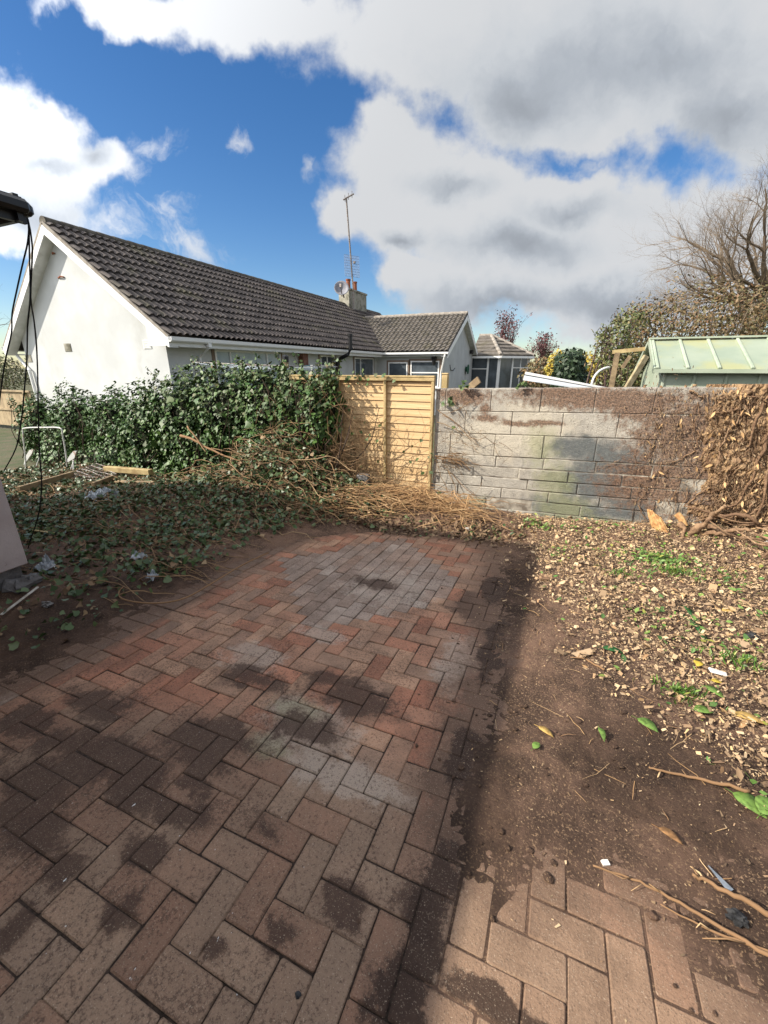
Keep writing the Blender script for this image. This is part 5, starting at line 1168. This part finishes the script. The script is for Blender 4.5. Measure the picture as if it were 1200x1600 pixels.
        o = scatter('weed_patch', LANCE, Pw, Nw, rng.uniform(.018, .05, n), L_green, None, None, np.array(Sp), .5 if narrow else 1.1); tag(o, label, 'weeds'); kind(o, 'stuff')
    weed(1030, 885, 50, 420, .07, 'feathery bright green weed patch on the chips below the stump')
    weed(1052, 905, 40, 300, .05, 'darker grassy weed tuft just in front of the feathery weed patch', True)
    weed(1193, 840, 16, 90, .09, 'bright green weed at the right edge under the roots'); weed(965, 905, 24, 90, .04, 'small yellowish weed left of the feathery patch', True)
    weed(1150, 1050, 40, 160, .05, 'grassy weed tuft on the chips at the right edge', True); weed(1060, 1095, 36, 130, .04, 'thin grass tuft near the edge of the bare soil', True)
    weed(835, 832, 26, 110, .05, 'small green weeds at the foot of the block wall')
litter()
M_root = material('ivy_root_bark', lambda t: t.mix(t.ramp(t.noise(t.pos(), 22, 6, .7), .35, .65), t.colramp(t.island(), [(0, (.22, .135, .08)), (.5, (.32, .205, .12)), (1, (.40, .27, .165))]), (.14, .082, .05)), .9, .2, bump=noiseb(60), bstr=.7)
M_cut = material('fresh_cut_wood', mottled((.58, .36, .16), (.36, .19, .08), 24, 6, .4, .62), .8, .2, bump=noiseb(50), bstr=.3)
def roots():
    t = thing('ivy_root_mat', 'matted brown ivy roots and torn bark clinging to the right end of the wall', 'ivy roots', (1.5, WY-.05, G(1.5, WY)))
    b = MB()
    for i in range(1000):
        px = random.gauss(1160, 36) if random.random() < .82 else random.gauss(1045, 30); py = random.uniform(608, 815)
        L = random.uniform(8, 60); a = random.gauss(1.9, .55)
        if px < 1135-.28*(py-700) and random.random() < .72: continue
        r = random.uniform(.0016, .0055) if random.random() < .88 else random.uniform(.006, .011)
        pts = [(px+math.cos(a)*L*u+random.gauss(0, 2.5), min(838, max(609, py+math.sin(a)*L*u))) for u in (0, .35, .7, 1)]
        o_ = random.uniform(.0, .05)*(1 if px > 1110 else .25); c, rd = px_curve(pts, WY-.008-o_, WY-.012-o_*random.uniform(.3, 1.3), r, True, .004); b.tube(c, rd, 5)
    for pts, r in (([(1210, 660), (1185, 720), (1165, 770), (1120, 800), (1085, 815)], .017), ([(1180, 620), (1150, 660), (1128, 700), (1120, 740)], .012), ([(1215, 740), (1190, 770), (1170, 800), (1140, 812)], .015), ([(1199, 790), (1175, 800), (1150, 808), (1128, 806)], .014), ([(1215, 600), (1190, 630), (1175, 680), (1160, 720)], .015), ([(1230, 690), (1200, 740), (1185, 800), (1150, 830)], .018)):
        c, rd = px_curve(pts, WY-.03, WY-.10, r, True, .014); b.tube(c, [q*random.uniform(.65, 1.3) for q in rd], 8)
    b.build('roots', M_root, t, True)
    gx = np.arange(.72, 3.0, .011); gzv = np.arange(-.05, 1.60, .011); X, Z = np.meshgrid(gx, gzv); P = np.stack([X.ravel(), Z.ravel()], 1)
    f1 = np.array([mnoise.fractal((x*5.2+z*2.2, z*3.6-x*1.5, 4.4), .75, 2.1, 5) for x, z in P]); f2 = np.array([1-abs(mnoise.noise((x*30+z*10, z*11-x*6, 9.1)))*2 for x, z in P]); f3 = np.array([mnoise.fractal((x*42, z*26, 1.7), .6, 2, 2) for x, z in P])
    def wb2(px, py, rx, rz): q = at_y(px, py, WY); k = ppm(q); return 1-np.sqrt(((P[:, 0]-q.x)/(rx/k))**2+((P[:, 1]-(q.z-G(q.x, WY)))/(rz/k))**2)
    m_ = np.max([wb2(1175, 690, 62, 130), wb2(1200, 760, 70, 90), wb2(1140, 640, 34, 40), wb2(1165, 800, 70, 34), wb2(1225, 680, 70, 140)], axis=0)
    hgt = -.028+.052*smooth((m_+.25)/.8)+.040*f1*smooth((m_+.5)/.5)+.020*np.maximum(0, f2)*smooth((m_+.2)/.4)+.014*f3
    nxx = len(gx); I = np.arange(len(P)).reshape(X.shape); keep_ = hgt > -.02
    F = np.stack([I[:-1, :-1], I[:-1, 1:], I[1:, 1:], I[1:, :-1]], -1).reshape(-1, 4); F = F[keep_[F].any(1)]
    used_, inv = np.unique(F, return_inverse=True); F = inv.reshape(-1, 4)
    V = np.column_stack([P[:, 0], WY+.004-hgt, P[:, 1]+G(P[:, 0], WY)])[used_]
    rb_ = MB(); rb_.add(V, [tuple(q) for q in F.tolist()])
    M_mat = material('matted_root_bark', lambda q: q.mix(q.ramp(q.noise(q.vmath('MULTIPLY', q.pos(), (1, 1, .55)), 26, 7, .75), .38, .62), q.mix(q.ramp(q.noise(q.pos(), 4, 5), .4, .6), (.17, .10, .06), (.27, .175, .11)), q.mix(q.noise(q.pos(), 9, 4), (.44, .27, .13), (.40, .29, .18))), .95, .1, bump=noiseb(75), bstr=1.0, bdist=.02)
    rb_.build('root_mat', M_mat, t)
    def flakes(n, asp, sd, mats, lo, hi, nm):
        P = [];
        for i in range(n):
            if random.random() < .72: p = at_y(random.gauss(1155, 36), random.uniform(608, 815), WY-.03-random.uniform(0, .05))
            else: p = at_y(random.gauss(1045, 26), random.gauss(690, 50), WY-.012)
            P.append(tuple(p))
        scatter(nm, LANCE if nm == 'torn_bark' else QUAD, P, rng.normal(size=(n, 3))*.5+np.array([-.2, -1.0, .2]), rng.uniform(lo, hi, n), mats, t, None, np.tile([.25, 0, -1.], (n, 1))+rng.normal(size=(n, 3))*.35, asp)['kind'] = 'stuff'
    flakes(2600, .5, 0, [L_grit], .006, .03, 'bark_fibre'); flakes(110, .75, 0, [material('torn_bark', lambda q: q.colramp(q.island(), [(0, (.52, .33, .16)), (.5, (.40, .24, .11)), (1, (.58, .40, .21))]), .8)], .02, .085, 'torn_bark')
    # stump and its roots
    t = thing('tree_stump', 'torn ivy stump with fresh orange cut face and roots at the wall foot', 'stump', tuple(at_g(1045, 848)))
    b = MB(); Y = WY-.22
    def P3(px, py, y): return at_y(px, py, y)
    base_ = P3(1042, 850, Y-.10); top_ = P3(1019, 800, Y+.02); ax = (top_-base_); sd_ = Vector((1, -.25, .1)).normalized(); nn = ax.cross(sd_).normalized(); n_ = 26; V = []
    for j in range(n_):
        an = 2*math.pi*j/n_; ex = math.cos(an)*.066*(1+.12*random.uniform(-1, 1)); ey = math.sin(an)*.03*(1+.35*random.uniform(-1, 1))
        for lv, (u, k) in enumerate(((0, 1.15), (.3, 1.05), (.62, .95), (.86, .8), (.97+.12*math.cos(an*1.0+2.4)+random.uniform(-.06, .05), .55))):
            q = base_+ax*u+sd_*ex*k+nn*ey*k; V.append(tuple(q))
    F = [(j*5+i, ((j+1) % n_)*5+i, ((j+1) % n_)*5+i+1, j*5+i+1) for j in range(n_) for i in range(4)]+[tuple(j*5+4 for j in range(n_))]
    b.add(V, F)
    b.build('cut_slab', M_cut, t, False)
    b = MB()
    for pts, r in (([(1045, 852), (1070, 838), (1095, 822), (1112, 808)], .05), ([(1058, 850), (1085, 838), (1112, 832), (1140, 835)], .035), ([(1040, 850), (1030, 858), (1020, 862), (1008, 858)], .03), ([(1060, 846), (1066, 858), (1062, 872)], .04), ([(1100, 820), (1125, 830), (1150, 826), (1175, 830)], .028), ([(1036, 845), (1024, 848), (1018, 860), (1020, 872)], .022), ([(1048, 848), (1052, 865), (1044, 876)], .03), ([(1110, 812), (1120, 800), (1132, 790)], .03), ([(1064, 818), (1070, 830), (1066, 845)], .03)):
        c, rd = px_curve(pts, Y-.05, Y-.22, r, True, .008); b.tube(c, [q*random.uniform(.7, 1.3) for q in rd], 8)
    cc = at_y(1056, 852, Y-.12); ell(b, tuple(cc), (.13, .11, .09), 14, .9)
    cc = at_y(1085, 836, Y-.02); ell(b, tuple(cc), (.14, .10, .07), 14, .9)
    b.build('roots', M_root, t, True)
    b = MB(); c, rd = px_curve([(1057, 803), (1064, 810), (1070, 822)], Y+.05, Y, .032, False); b.tube(c, rd, 8); b.build('cut_root', M_cut, t)
    # bank of roots and earth in the right corner
    b = MB()
    for i in range(60):
        x = random.uniform(1.9, 3.3); y = random.uniform(4.1, 4.95); g = gz(x, y); a = random.gauss(2.6, .6); L = random.uniform(.2, .8); r = random.uniform(.004, .02)
        b.tube(wiggle((x, y, g+random.uniform(.0, .10)), (x+math.cos(a)*L, min(WY-.03, y+math.sin(a)*L*.4), g+random.uniform(-.02, .2)), .08, 7), [r, r, r*.9, r*.85, r*.8, r*.6, r*.4], 6)
    tag(b.build('root_bank', M_root, None, True), 'twisted bare roots over the earth bank in the right corner by the wall', 'roots')
roots()

# ------------------------------------------------------------------ single fallen things on the right
def leaf_obj(name, px, py, L, w, ang, mat, label, cat='leaf', tmpl=None, h=.012, curl=.25, group=None):
    """one curved blade with a midrib, lying on the ground"""
    c = at_g(px, py, .0); c.z = max(gz(c.x, c.y), G(c.x, c.y))+h; b = MB(); n = 8; V = []
    ca, sa = math.cos(ang), math.sin(ang)
    for i in range(n+1):
        u = i/n; hw = w/2*(math.sin(math.pi*min(1, u**.8*.98+.02))**.8); z = curl*L*(.25-(u-.5)**2)+.002
        for s_, dz in ((-1, .25*hw), (0, 0), (1, .25*hw)):
            X, Y = (u-.5)*L, s_*hw; V.append((c.x+X*ca-Y*sa, c.y+X*sa+Y*ca, c.z+z+dz))
        for s_, dz in ((-1, .25*hw), (0, 0), (1, .25*hw)):
            X, Y = (u-.5)*L, s_*hw; V.append((c.x+X*ca-Y*sa, c.y+X*sa+Y*ca, c.z+z+dz-.0012))
    F = []
    for i in range(n):
        a = i*6; q = a+6
        F += [(a, a+1, q+1, q), (a+1, a+2, q+2, q+1), (a+3, q+3, q+4, a+4), (a+4, q+4, q+5, a+5), (a, q, q+3, a+3), (a+2, a+5, q+5, q+2)]
    b.add(V, F); X = -.5*L; 
    b.tube([(c.x+X*ca, c.y+X*sa, c.z+.002), (c.x+(X-.3*L)*ca, c.y+(X-.3*L)*sa, c.z-.004)], [.0014, .001], 4)
    return tag(b.build(name, mat, None, True), label, cat, group)
def plain(name, c, rough=.5, spec=.4): return material(name, mottled(c, tuple(q*.5 for q in c), 55, 5, .4, .68), rough+.15, spec*.6)
M_gl = plain('green_leaf', (.15, .25, .055), .45); M_yl = plain('yellow_leaf', (.55, .40, .06), .5); M_ol = plain('ochre_leaf', (.50, .32, .10), .6); M_dgl = plain('dark_green_leaf', (.03, .12, .035), .4); M_bl = plain('brown_leaf', (.30, .16, .07), .7)
leaf_obj('fallen_leaf', 851, 1155, .075, .030, -.5, M_ol, 'ochre yellow leaf alone on the dark soil beside the paving', 'leaf')
leaf_obj('fallen_leaf', 937, 1162, .075, .026, -1.35, M_gl, 'upright curved bright green leaf on bare soil right of the ochre leaf', 'leaf', curl=.6)
leaf_obj('fallen_leaf', 836, 1178, .045, .030, 1.0, M_gl, 'small round green leaf below the ochre leaf on the soil', 'leaf')
leaf_obj('fallen_leaf', 1008, 1148, .09, .055, -.6, M_gl, 'broad wilted green leaf at the edge of the bare soil', 'leaf')
leaf_obj('fallen_leaf', 1110, 1098, .10, .05, -.7, M_gl, 'long mid green leaf among the chips, above a broad wilted leaf pair', 'leaf')
leaf_obj('fallen_leaf', 1094, 1128, .085, .05, .2, M_gl, 'wide pale green leaf of the pair near the right edge', 'leaf')
leaf_obj('fallen_leaf', 1086, 1052, .055, .045, 1.2, M_yl, 'bright yellow leaf curled up on the chips, the upper of two', 'leaf', curl=.5)
leaf_obj('fallen_leaf', 1115, 1082, .05, .032, -.1, M_yl, 'flat bright yellow leaf below the pale paper scrap', 'leaf')
leaf_obj('fallen_leaf', 955, 1028, .11, .05, -.1, M_dgl, 'dark green leaf lying where the chips meet the bare soil', 'leaf')
leaf_obj('fallen_leaf', 1132, 972, .08, .05, .3, M_ol, 'large pale orange dry leaf on the chips at right', 'leaf')
leaf_obj('fallen_leaf', 960, 930, .07, .05, .0, M_gl, 'round light green leaf in the middle of the chips', 'leaf')
leaf_obj('fallen_leaf', 1045, 1316, .075, .030, -.45, M_bl, 'brown curled leaf lying on the soil dusted paving', 'leaf', curl=.4)
leaf_obj('fallen_leaf', 1165, 1142, .13, .05, -.15, M_ol, 'large tan split wood sliver at the right edge', 'leaf')
leaf_obj('fallen_leaf', 1168, 1270, .11, .075, -.7, M_gl, 'large glossy bright green leaf at the end of the long twig', 'leaf'); leaf_obj('fallen_leaf', 1192, 1276, .10, .07, .9, M_gl, 'folded glossy green leaf at the right edge beside the long twig', 'leaf')
for (a, b_, w_, lb) in (((1052, 948), (1112, 1012), .022, 'dark green strap leaf lying diagonally on the chips'), ((1062, 945), (1096, 985), .018, 'shorter strap leaf beside the dark green strap leaf')):
    p = at_g(*a, .06); q = at_g(*b_, .06); m = MB(); pp = wiggle(p, q, .03, 9, .03); V = []
    s_ = (q-p).cross(Vector((0, 0, 1))).normalized()
    for i, c in enumerate(pp): h_ = w_*math.sin(math.pi*(.08+.88*i/8)); V += [tuple(c-s_*h_), tuple(c+Vector((0, 0, -.006))), tuple(c+s_*h_), tuple(c+Vector((0, 0, -.008)))]
    m.add(V, [f for i in range(8) for f in ((i*4, i*4+1, i*4+5, i*4+4), (i*4+1, i*4+2, i*4+6, i*4+5), (i*4+2, i*4+3, i*4+7, i*4+6), (i*4+3, i*4, i*4+4, i*4+7))]); tag(m.build('strap_leaf', M_dgl, None, True), lb, 'leaf')
def ground_stick(name, pts, r, label, mat, h=.015, extra=None, cat='twig'):
    q = []
    for px, py in pts: p = at_g(px, py, 0); p.z = max(gz(p.x, p.y), G(p.x, p.y))+h+r; q.append(p)
    sm = []
    for i in range(len(q)-1):
        p0, p1, p2, p3 = q[max(i-1, 0)], q[i], q[i+1], q[min(i+2, len(q)-1)]
        for k in range(4): u = k/4; sm.append(.5*((2*p1)+(p2-p0)*u+(2*p0-5*p1+4*p2-p3)*u*u+(3*p1-p0-3*p2+p3)*u**3)+Vector((random.gauss(0, r*.25), random.gauss(0, r*.25), random.gauss(0, r*.15))))
    sm.append(q[-1]); b = MB(); n = len(sm); b.tube(sm, [r*(1-.55*i/(n-1)) for i in range(n)], 7)
    for pl, rr in (extra or []):
        e = []
        for px, py, hh in pl: p = at_g(px, py, 0); p.z = max(gz(p.x, p.y), G(p.x, p.y))+hh; e.append(p)
        b.tube(e, [rr]*(len(e)-1)+[rr*.5], 5)
    return tag(b.build(name, mat, None, True), label, cat)
ground_stick('twig', [(1165, 1252), (1120, 1240), (1070, 1225), (1030, 1218), (1010, 1211)], .0075, 'long pale barkless twig with green leaves at its right end', M_straw, .01, [([(1028, 1218, .015), (1026, 1222, .01), (1024, 1226, .004)], .003), ([(1070, 1226, .015), (1060, 1218, .025)], .002)])
ground_stick('twig', [(942, 1059), (925, 1050), (908, 1040), (889, 1036)], .0062, 'forked pale twig lying on the dark soil near the chips', M_straw, .008, [([(900, 1038, .012), (906, 1030, .02), (896, 1020, .012)], .003)])
ground_stick('dry_stalk', [(1230, 1520), (1160, 1478), (1090, 1435), (1030, 1400), (985, 1378), (925, 1358)], .0065, 'long yellow dry stalk lying over the paving, the longest at bottom right', M_straw, .012, [([(985, 1378, .02), (970, 1382, .03), (950, 1368, .02)], .002), ([(1030, 1400, .02), (1010, 1392, .035)], .002), ([(1000, 1388, .02), (985, 1395, .01)], .0015)], 'stalk')
ground_stick('dry_stalk', [(1220, 1505), (1160, 1480), (1110, 1460), (1070, 1440), (1030, 1418)], .0045, 'thin yellow branched stalk just below the longest dry stalk', M_straw, .012, [([(1110, 1460, .015), (1090, 1452, .03), (1085, 1456, .02)], .002), ([(1165, 1482, .02), (1130, 1478, .035), (1093, 1476, .03)], .0025)], 'stalk')
ground_stick('dry_stalk', [(1240, 1460), (1190, 1434), (1140, 1408), (1100, 1384), (1078, 1376)], .010, 'thick flattened tan stalk at the right edge above the longest stalk', M_straw, .012, [([(1100, 1386, .02), (1090, 1372, .02), (1076, 1360, .015)], .003), ([(1090, 1380, .02), (1078, 1362, .02)], .003)], 'stalk')
M_foil = material('foil', mottled((.55, .58, .6), (.35, .38, .4), 40), .25, .6, metal=.7); M_paper = material('white_paper', mottled((.72, .70, .66), (.6, .57, .52), 25), .7); M_char = material('charred_clump', mottled((.02, .02, .022), (.06, .06, .062), 60), .9, bump=noiseb(120), bstr=1.0)
def chip_obj(name, px, py, sx, sy, sz_, ang, mat, label, cat, tri=False, h=.0):
    c = at_g(px, py, 0); c.z = max(gz(c.x, c.y), G(c.x, c.y))+h+sz_/2; b = MB(); rot = np.array(Matrix.Rotation(ang, 3, 'Z')@Matrix.Rotation(random.uniform(-.2, .2), 3, 'X'))
    if tri: P = np.array([(-sx/2, -sy*.08, 0), (sx/2, -sy/2, .004), (sx/2*.9, sy/2, 0), (-sx/2, -sy*.02, .0), (-sx/2, -sy*.08, sz_), (sx/2, -sy/2, sz_), (sx*.45, sy/2, sz_*1.5), (-sx/2, -sy*.02, sz_)])
    else: P = np.array([(x*sx/2*random.uniform(.75, 1.1), y*sy/2*random.uniform(.75, 1.1), z*sz_/2+random.uniform(0, .3)*sz_) for z in (-1, 1) for x, y in ((-1, -1), (1, -1), (1, 1), (-1, 1))])
    b.hexa(P@rot.T+np.array(c)); return tag(b.build(name, mat), label, cat)
chip_obj('foil_scrap', 1122, 1378, .075, .026, .003, 2.2+math.pi, M_foil, 'pointed silver foil scrap on the soil at bottom right', 'foil scrap', True, .006)
chip_obj('paper_scrap', 946, 1350, .026, .018, .008, .4, M_paper, 'small white scrap at the tip of the longest dry stalk', 'paper scrap')
chip_obj('paper_scrap', 1115, 1070, .075, .045, .008, -.2, M_paper, 'pale paper scrap among the chips at the right edge', 'paper scrap', False, .02)
chip_obj('paper_scrap', 1193, 878, .09, .05, .02, .1, M_paper, 'white scrap at the far right edge below the roots', 'paper scrap', False, .01)
chip_obj('paper_scrap', 730, 836, .05, .04, .03, .5, M_paper, 'crumpled white scrap at the far end of the paving', 'paper scrap', False, .01)
def clump(px, py, r, mat, label, name='charred_clump', cat='clump'):
    c = at_g(px, py, 0); c.z = max(gz(c.x, c.y), G(c.x, c.y))+r*.45; b = MB(); ell(b, tuple(c), (r, r*.8, r*.55), 16, .7); return tag(b.build(name, mat, None, False), label, cat)
clump(1150, 1440, .026, M_char, 'black porous clump beside the thick tan stalk'); clump(1168, 1013, .035, M_char, 'black round lump on the chips at the right edge')
clump(466, 1556, .008, M_char, 'small dark pebble on the shaded paving near the bottom', 'pebble', 'pebble'); clump(850, 912, .05, M_root, 'dark root lump at the edge of the bare soil', 'root_lump', 'root lump')

# ------------------------------------------------------------------ clutter on the left
M_rwhite = material('rusty_white_paint', mottled((.50, .50, .48), (.30, .17, .11), 9, 5, .55, .7), .5, .4)
M_wood = material('weathered_timber', mottled((.30, .22, .13), (.17, .12, .075), 7), .9, bump=noiseb(40), bstr=.4); M_ywood = material('yellowed_timber', mottled((.46, .36, .18), (.30, .21, .10), 6), .85)
def metal_frame():
    Y = 4.75
    def q(px, py, dy=0): return at_y(px, py, Y+dy)
    t = thing('metal_chair_frame', 'rusty white tubular metal chair frame standing in the debris before the low hedge', 'chair frame', tuple(q(72, 765)))
    part(t, 'back_hoop', M_rwhite, lambda b: b.tube(px_curve([(41, 764), (40, 720), (36, 676), (40, 669), (70, 668), (94, 669), (98, 680), (103, 710), (106, 745)], Y, Y, .014, False)[0], .014, 8), True)
    for a, c in (((52, 742), (64, 708)), ((107, 744), (118, 712)), ((115, 742), (114, 712)), ((60, 752), (106, 745))): part(t, 'leg', M_rwhite, lambda b: b.tube([q(*a, -.12), q(*c, .05)], .011, 7))
    part(t, 'cross_bar', M_rwhite, lambda b: b.tube([q(52, 752, -.1), q(80, 755, -.1), q(108, 741, -.1)], .008, 6))
    for pl in ([(37, 727), (50, 708), (52, 702), (46, 703), (39, 714)], [(103, 724), (116, 716), (119, 705), (114, 705), (106, 716)]):
        b = MB(); b.slab([tuple(q(x, y)) for x, y in pl], (0, .03, 0)); b.build('arm_plate', M_rwhite, t)
metal_frame()
def mesh_panel():
    t0 = [at_g(95, 745, .12), at_g(160, 757, .10), at_g(185, 738, .18), at_g(150, 724, .30)]
    A, B, C_, D = t0; b = MB()
    for i in range(13): u = i/12; b.tube(wiggle(A.lerp(B, u), D.lerp(C_, u), .02, 5), .006, 4)
    for i in range(8): u = i/7; b.tube(wiggle(A.lerp(D, u), B.lerp(C_, u), .02, 6), .006, 4)
    tag(b.build('wire_mesh_panel', material('rusty_grey_wire', mottled((.36, .34, .33), (.22, .15, .12), 20), .6, metal=.3)), 'bent grey wire mesh panel lying in front of the ivy hedge', 'wire mesh')
mesh_panel()
def plank(name, a, c, w, h, label, mat, z=.06, cat='plank'):
    p = at_g(*a, 0); q = at_g(*c, 0); p.z = gz(p.x, p.y)+z; q.z = gz(q.x, q.y)+z; b = MB(); b.beam(p, q, w, h, bev=.006); return tag(b.build(name, mat), label, cat)
plank('timber_plank', (35, 783), (118, 756), .05, .11, 'weathered brown board on edge in front of the metal chair frame', M_wood, .08)
plank('timber_beam', (170, 752), (240, 758), .10, .09, 'yellowed timber beam lying beside the wire mesh panel', M_ywood, .14, 'beam')
plank('timber_beam', (196, 738), (228, 744), .09, .07, 'short pale timber offcut at the foot of the ivy, behind the yellowed beam', M_ywood, .12, 'beam')
plank('timber_plank', (150, 774), (180, 760), .05, .09, 'short dark board end below the wire mesh panel', M_wood, .07)
plank('timber_plank', (185, 765), (245, 770), .09, .03, 'flat grey board under the yellowed beam', M_wood, .05)
plank('white_lath', (8, 978), (66, 937), .022, .012, 'split white lath lying at the lower left near the house corner', material('chipped_white_lath', mottled((.52, .50, .44), (.34, .30, .24), 25), .8), .03, 'lath')
plank('tan_slat', (52, 846), (90, 852), .03, .01, 'thin yellowish cane among the dark cuttings near the house corner', M_ywood, .05, 'slat')
M_bag = material('clear_plastic', mottled((.36, .40, .44), (.66, .70, .74), 14, 7, .45, .6), .18, .7)
M_bag.node_tree.nodes['Principled BSDF'].inputs['Alpha'].default_value = .62
def bag(px, py, r, h, label, seed, sx=1.0):
    c = at_g(px, py, 0); g = gz(c.x, c.y); n = 22; V = []
    for j in range(n):
        for i in range(n):
            u, v = i/(n-1)*2-1, j/(n-1)*2-1; nz = mnoise.fractal((u*1.7+seed, v*1.7, seed), .8, 2.2, 4); e = max(0, 1-(u*u+v*v)*.62)
            V.append((c.x+u*r*sx*(1+.22*nz), c.y+v*r*.8*(1+.2*nz)+.25*h*e, g+.03+h*e*(.55+.9*abs(nz))+.03*nz))
    b = MB(); b.add(V, [(j*n+i, j*n+i+1, (j+1)*n+i+1, (j+1)*n+i) for j in range(n-1) for i in range(n-1)]); return tag(b.build('plastic_bag', M_bag, None, False), label, 'plastic bag')
bag(164, 798, .21, .17, 'crumpled clear plastic bag on the dark ivy cuttings', 3.1); 
bag(240, 913, .04, .04, 'small white plastic wrapper at the soil edge by the looping runner', 7.7); bag(220, 888, .06, .04, 'grey plastic scrap just above the small white wrapper', 5.2); bag(75, 905, .08, .06, 'grey rubble lump wrapped in film near the house corner', 2.2)
for px, py, r, lb in ((55, 925, .08, 'grey rubble chunk at the foot of the house corner'), (35, 935, .10, 'larger grey rubble chunk by the black downpipe'), (78, 958, .035, 'small tan stone on the soil beside the split lath')):
    c = at_g(px, py, 0); b = MB(); ell(b, (c.x, c.y, gz(c.x, c.y)+r*.3), (r, r*.8, r*.55), 10, .9); tag(b.build('rubble_chunk', M_plinth), lb, 'rubble')
def cblock():
    c = at_y(568, 752, 4.78); b = MB(); b.box(tuple(c), (.16, .14, .20), np.array(Matrix.Rotation(.2, 3, 'Z')), 0, .01); tag(b.build('concrete_block', M_plinth), 'pale concrete block standing among the stalks at the fence foot', 'concrete block')
    c = at_y(505, 778, 4.6); b = MB(); ell(b, tuple(c), (.11, .08, .05), 10, .8); tag(b.build('rubble_chunk', M_plinth), 'flat grey rubble piece left of the concrete block', 'rubble')
cblock()

# ------------------------------------------------------------------ things just behind the wall and hedge
def behind():
    b = MB(); p = at_y(734, 606, WY+.35); q = at_y(749, 593, WY+.30); b.beam(p-(q-p)*1.5, q, .03, .09, bev=.004); tag(b.build('timber_plank', M_wood), 'brown board end poking up behind the block wall', 'plank')
    # white plastic profile leaning down to the right
    y = 6.1; t = thing('white_cladding_length', 'long white plastic cladding length sloping down behind the block wall', 'cladding', tuple(at_y(870, 605, y)))
    A0, A1 = at_y(821, 581, y), at_y(817, 594, y); B0, B1 = at_y(950, 606, y+.1), at_y(935, 612, y+.1)
    part(t, 'top_edge', M_wht, lambda b: b.hexa([tuple(v) for v in (A0.lerp(A1, .30), B0.lerp(B1, .30), B0.lerp(B1, .30)+Vector((0, .14, 0)), A0.lerp(A1, .30)+Vector((0, .14, 0)), A0, B0, B0+Vector((0, .12, 0)), A0+Vector((0, .12, 0)))]))
    part(t, 'groove', M_blk, lambda b: b.hexa([tuple(v) for v in (A0.lerp(A1, .40)+Vector((0, .02, 0)), B0.lerp(B1, .40)+Vector((0, .02, 0)), B0.lerp(B1, .40)+Vector((0, .12, 0)), A0.lerp(A1, .40)+Vector((0, .12, 0)), A0.lerp(A1, .305)+Vector((0, .02, 0)), B0.lerp(B1, .305)+Vector((0, .02, 0)), B0.lerp(B1, .305)+Vector((0, .12, 0)), A0.lerp(A1, .305)+Vector((0, .12, 0)))]))
    part(t, 'face', material('pale_blue_white_pvc', (.70, .75, .80), .4), lambda b: b.hexa([tuple(v) for v in (A1, B1, B1+Vector((0, .14, 0)), A1+Vector((0, .14, 0)), A0.lerp(A1, .41), B0.lerp(B1, .41), B0.lerp(B1, .41)+Vector((0, .14, 0)), A0.lerp(A1, .41)+Vector((0, .14, 0)))]))
    b = MB(); c, _ = px_curve([(924, 620), (924, 603), (928, 590), (936, 580), (946, 575), (952, 574)], 6.9, 7.1, .016); b.tube(c, .016, 8); tag(b.build('garden_hoop', M_whtd, None, True), 'white plastic hoop arching behind the wall near the white cladding', 'hoop')
    b = MB(); b.beam(at_y(1010, 556, 6.5), at_y(976, 612, 6.4), .04, .075, bev=.006); tag(b.build('leaning_plank', material('lichened_timber', mottled((.42, .36, .22), (.24, .19, .11), 12, 6), .9)), 'lichen spotted plank leaning against the left side of the shed', 'plank')
    t = thing('timber_support', 'old timber post with a cross beam under the rusty bush left of the shed', 'timber frame', tuple(at_y(966, 610, 7.6)))
    part(t, 'post', M_wood, lambda b: b.box((at_y(963, 560, 7.6).x, 7.6, at_y(963, 551, 7.6).z-1.2), (.07, .07, 2.4))); pz = at_y(985, 549, 7.6)
    part(t, 'beam', M_ywood, lambda b: b.beam(at_y(957, 550, 7.6), at_y(1008, 545, 7.6), .06, .055)); part(t, 'brace', M_wood, lambda b: b.beam(at_y(972, 575, 7.58), at_y(985, 556, 7.58), .04, .05))
    # rotary clothes line
    Y = 6.9; t = thing('clothes_line', 'rotary washing line with pegs standing behind the tall ivy', 'washing line', (at_y(443, 570, Y).x, Y, -.5))
    c = at_y(446, 556, Y); part(t, 'pole', M_wood, lambda b: b.tube([(c.x, Y, -.6), (c.x, Y, c.z-.02)], .05, 8)); part(t, 'hub', M_blk, lambda b: b.lathe((c.x, Y, c.z-.06), [(.02, -.06), (.06, -.05), (.06, .05), (.02, .08)], 10))
    ends = [at_y(527, 573, Y+1.3), at_y(300, 566, Y-.4), at_y(350, 571, Y+1.5), at_y(420, 577, Y-.9)]
    for e in ends: part(t, 'arm', M_met, lambda b: b.tube([(c.x, Y, c.z-.18), tuple(e)], .009, 6))
    def lines(b):
        o = [ends[0], ends[2], ends[1], ends[3]]
        for s_ in (.62, .8, .98):
            Q = [Vector((c.x, Y, c.z-.18)).lerp(e, s_) for e in o]
            for i in range(4): b.tube(wiggle(Q[i], Q[(i+1) % 4], 0.0, 5, -.03), .0032, 4)
    part(t, 'line', material('pale_blue_cord', (.55, .62, .68), .6), lines)
    for px, py, m in ((331, 571, M_ywood), (368, 577, M_ywood), (511, 573, M_ywood), (487, 574, M_wht), (447, 563, M_wht)):
        p = at_y(px, py, Y-.2 if px < 440 else Y+1.0); b = MB(); b.box((p.x-.012, p.y, p.z), (.014, .012, .10), bev=.003); b.box((p.x+.012, p.y, p.z), (.014, .012, .10), np.array(Matrix.Rotation(.12, 3, 'Y')), 0, .003); o = b.build('clothes_peg', m); tag(o, 'wooden peg clipped on the washing line' if m is M_ywood else 'white plastic peg clipped on the washing line', 'clothes peg', 'pegs on the washing line')
behind()
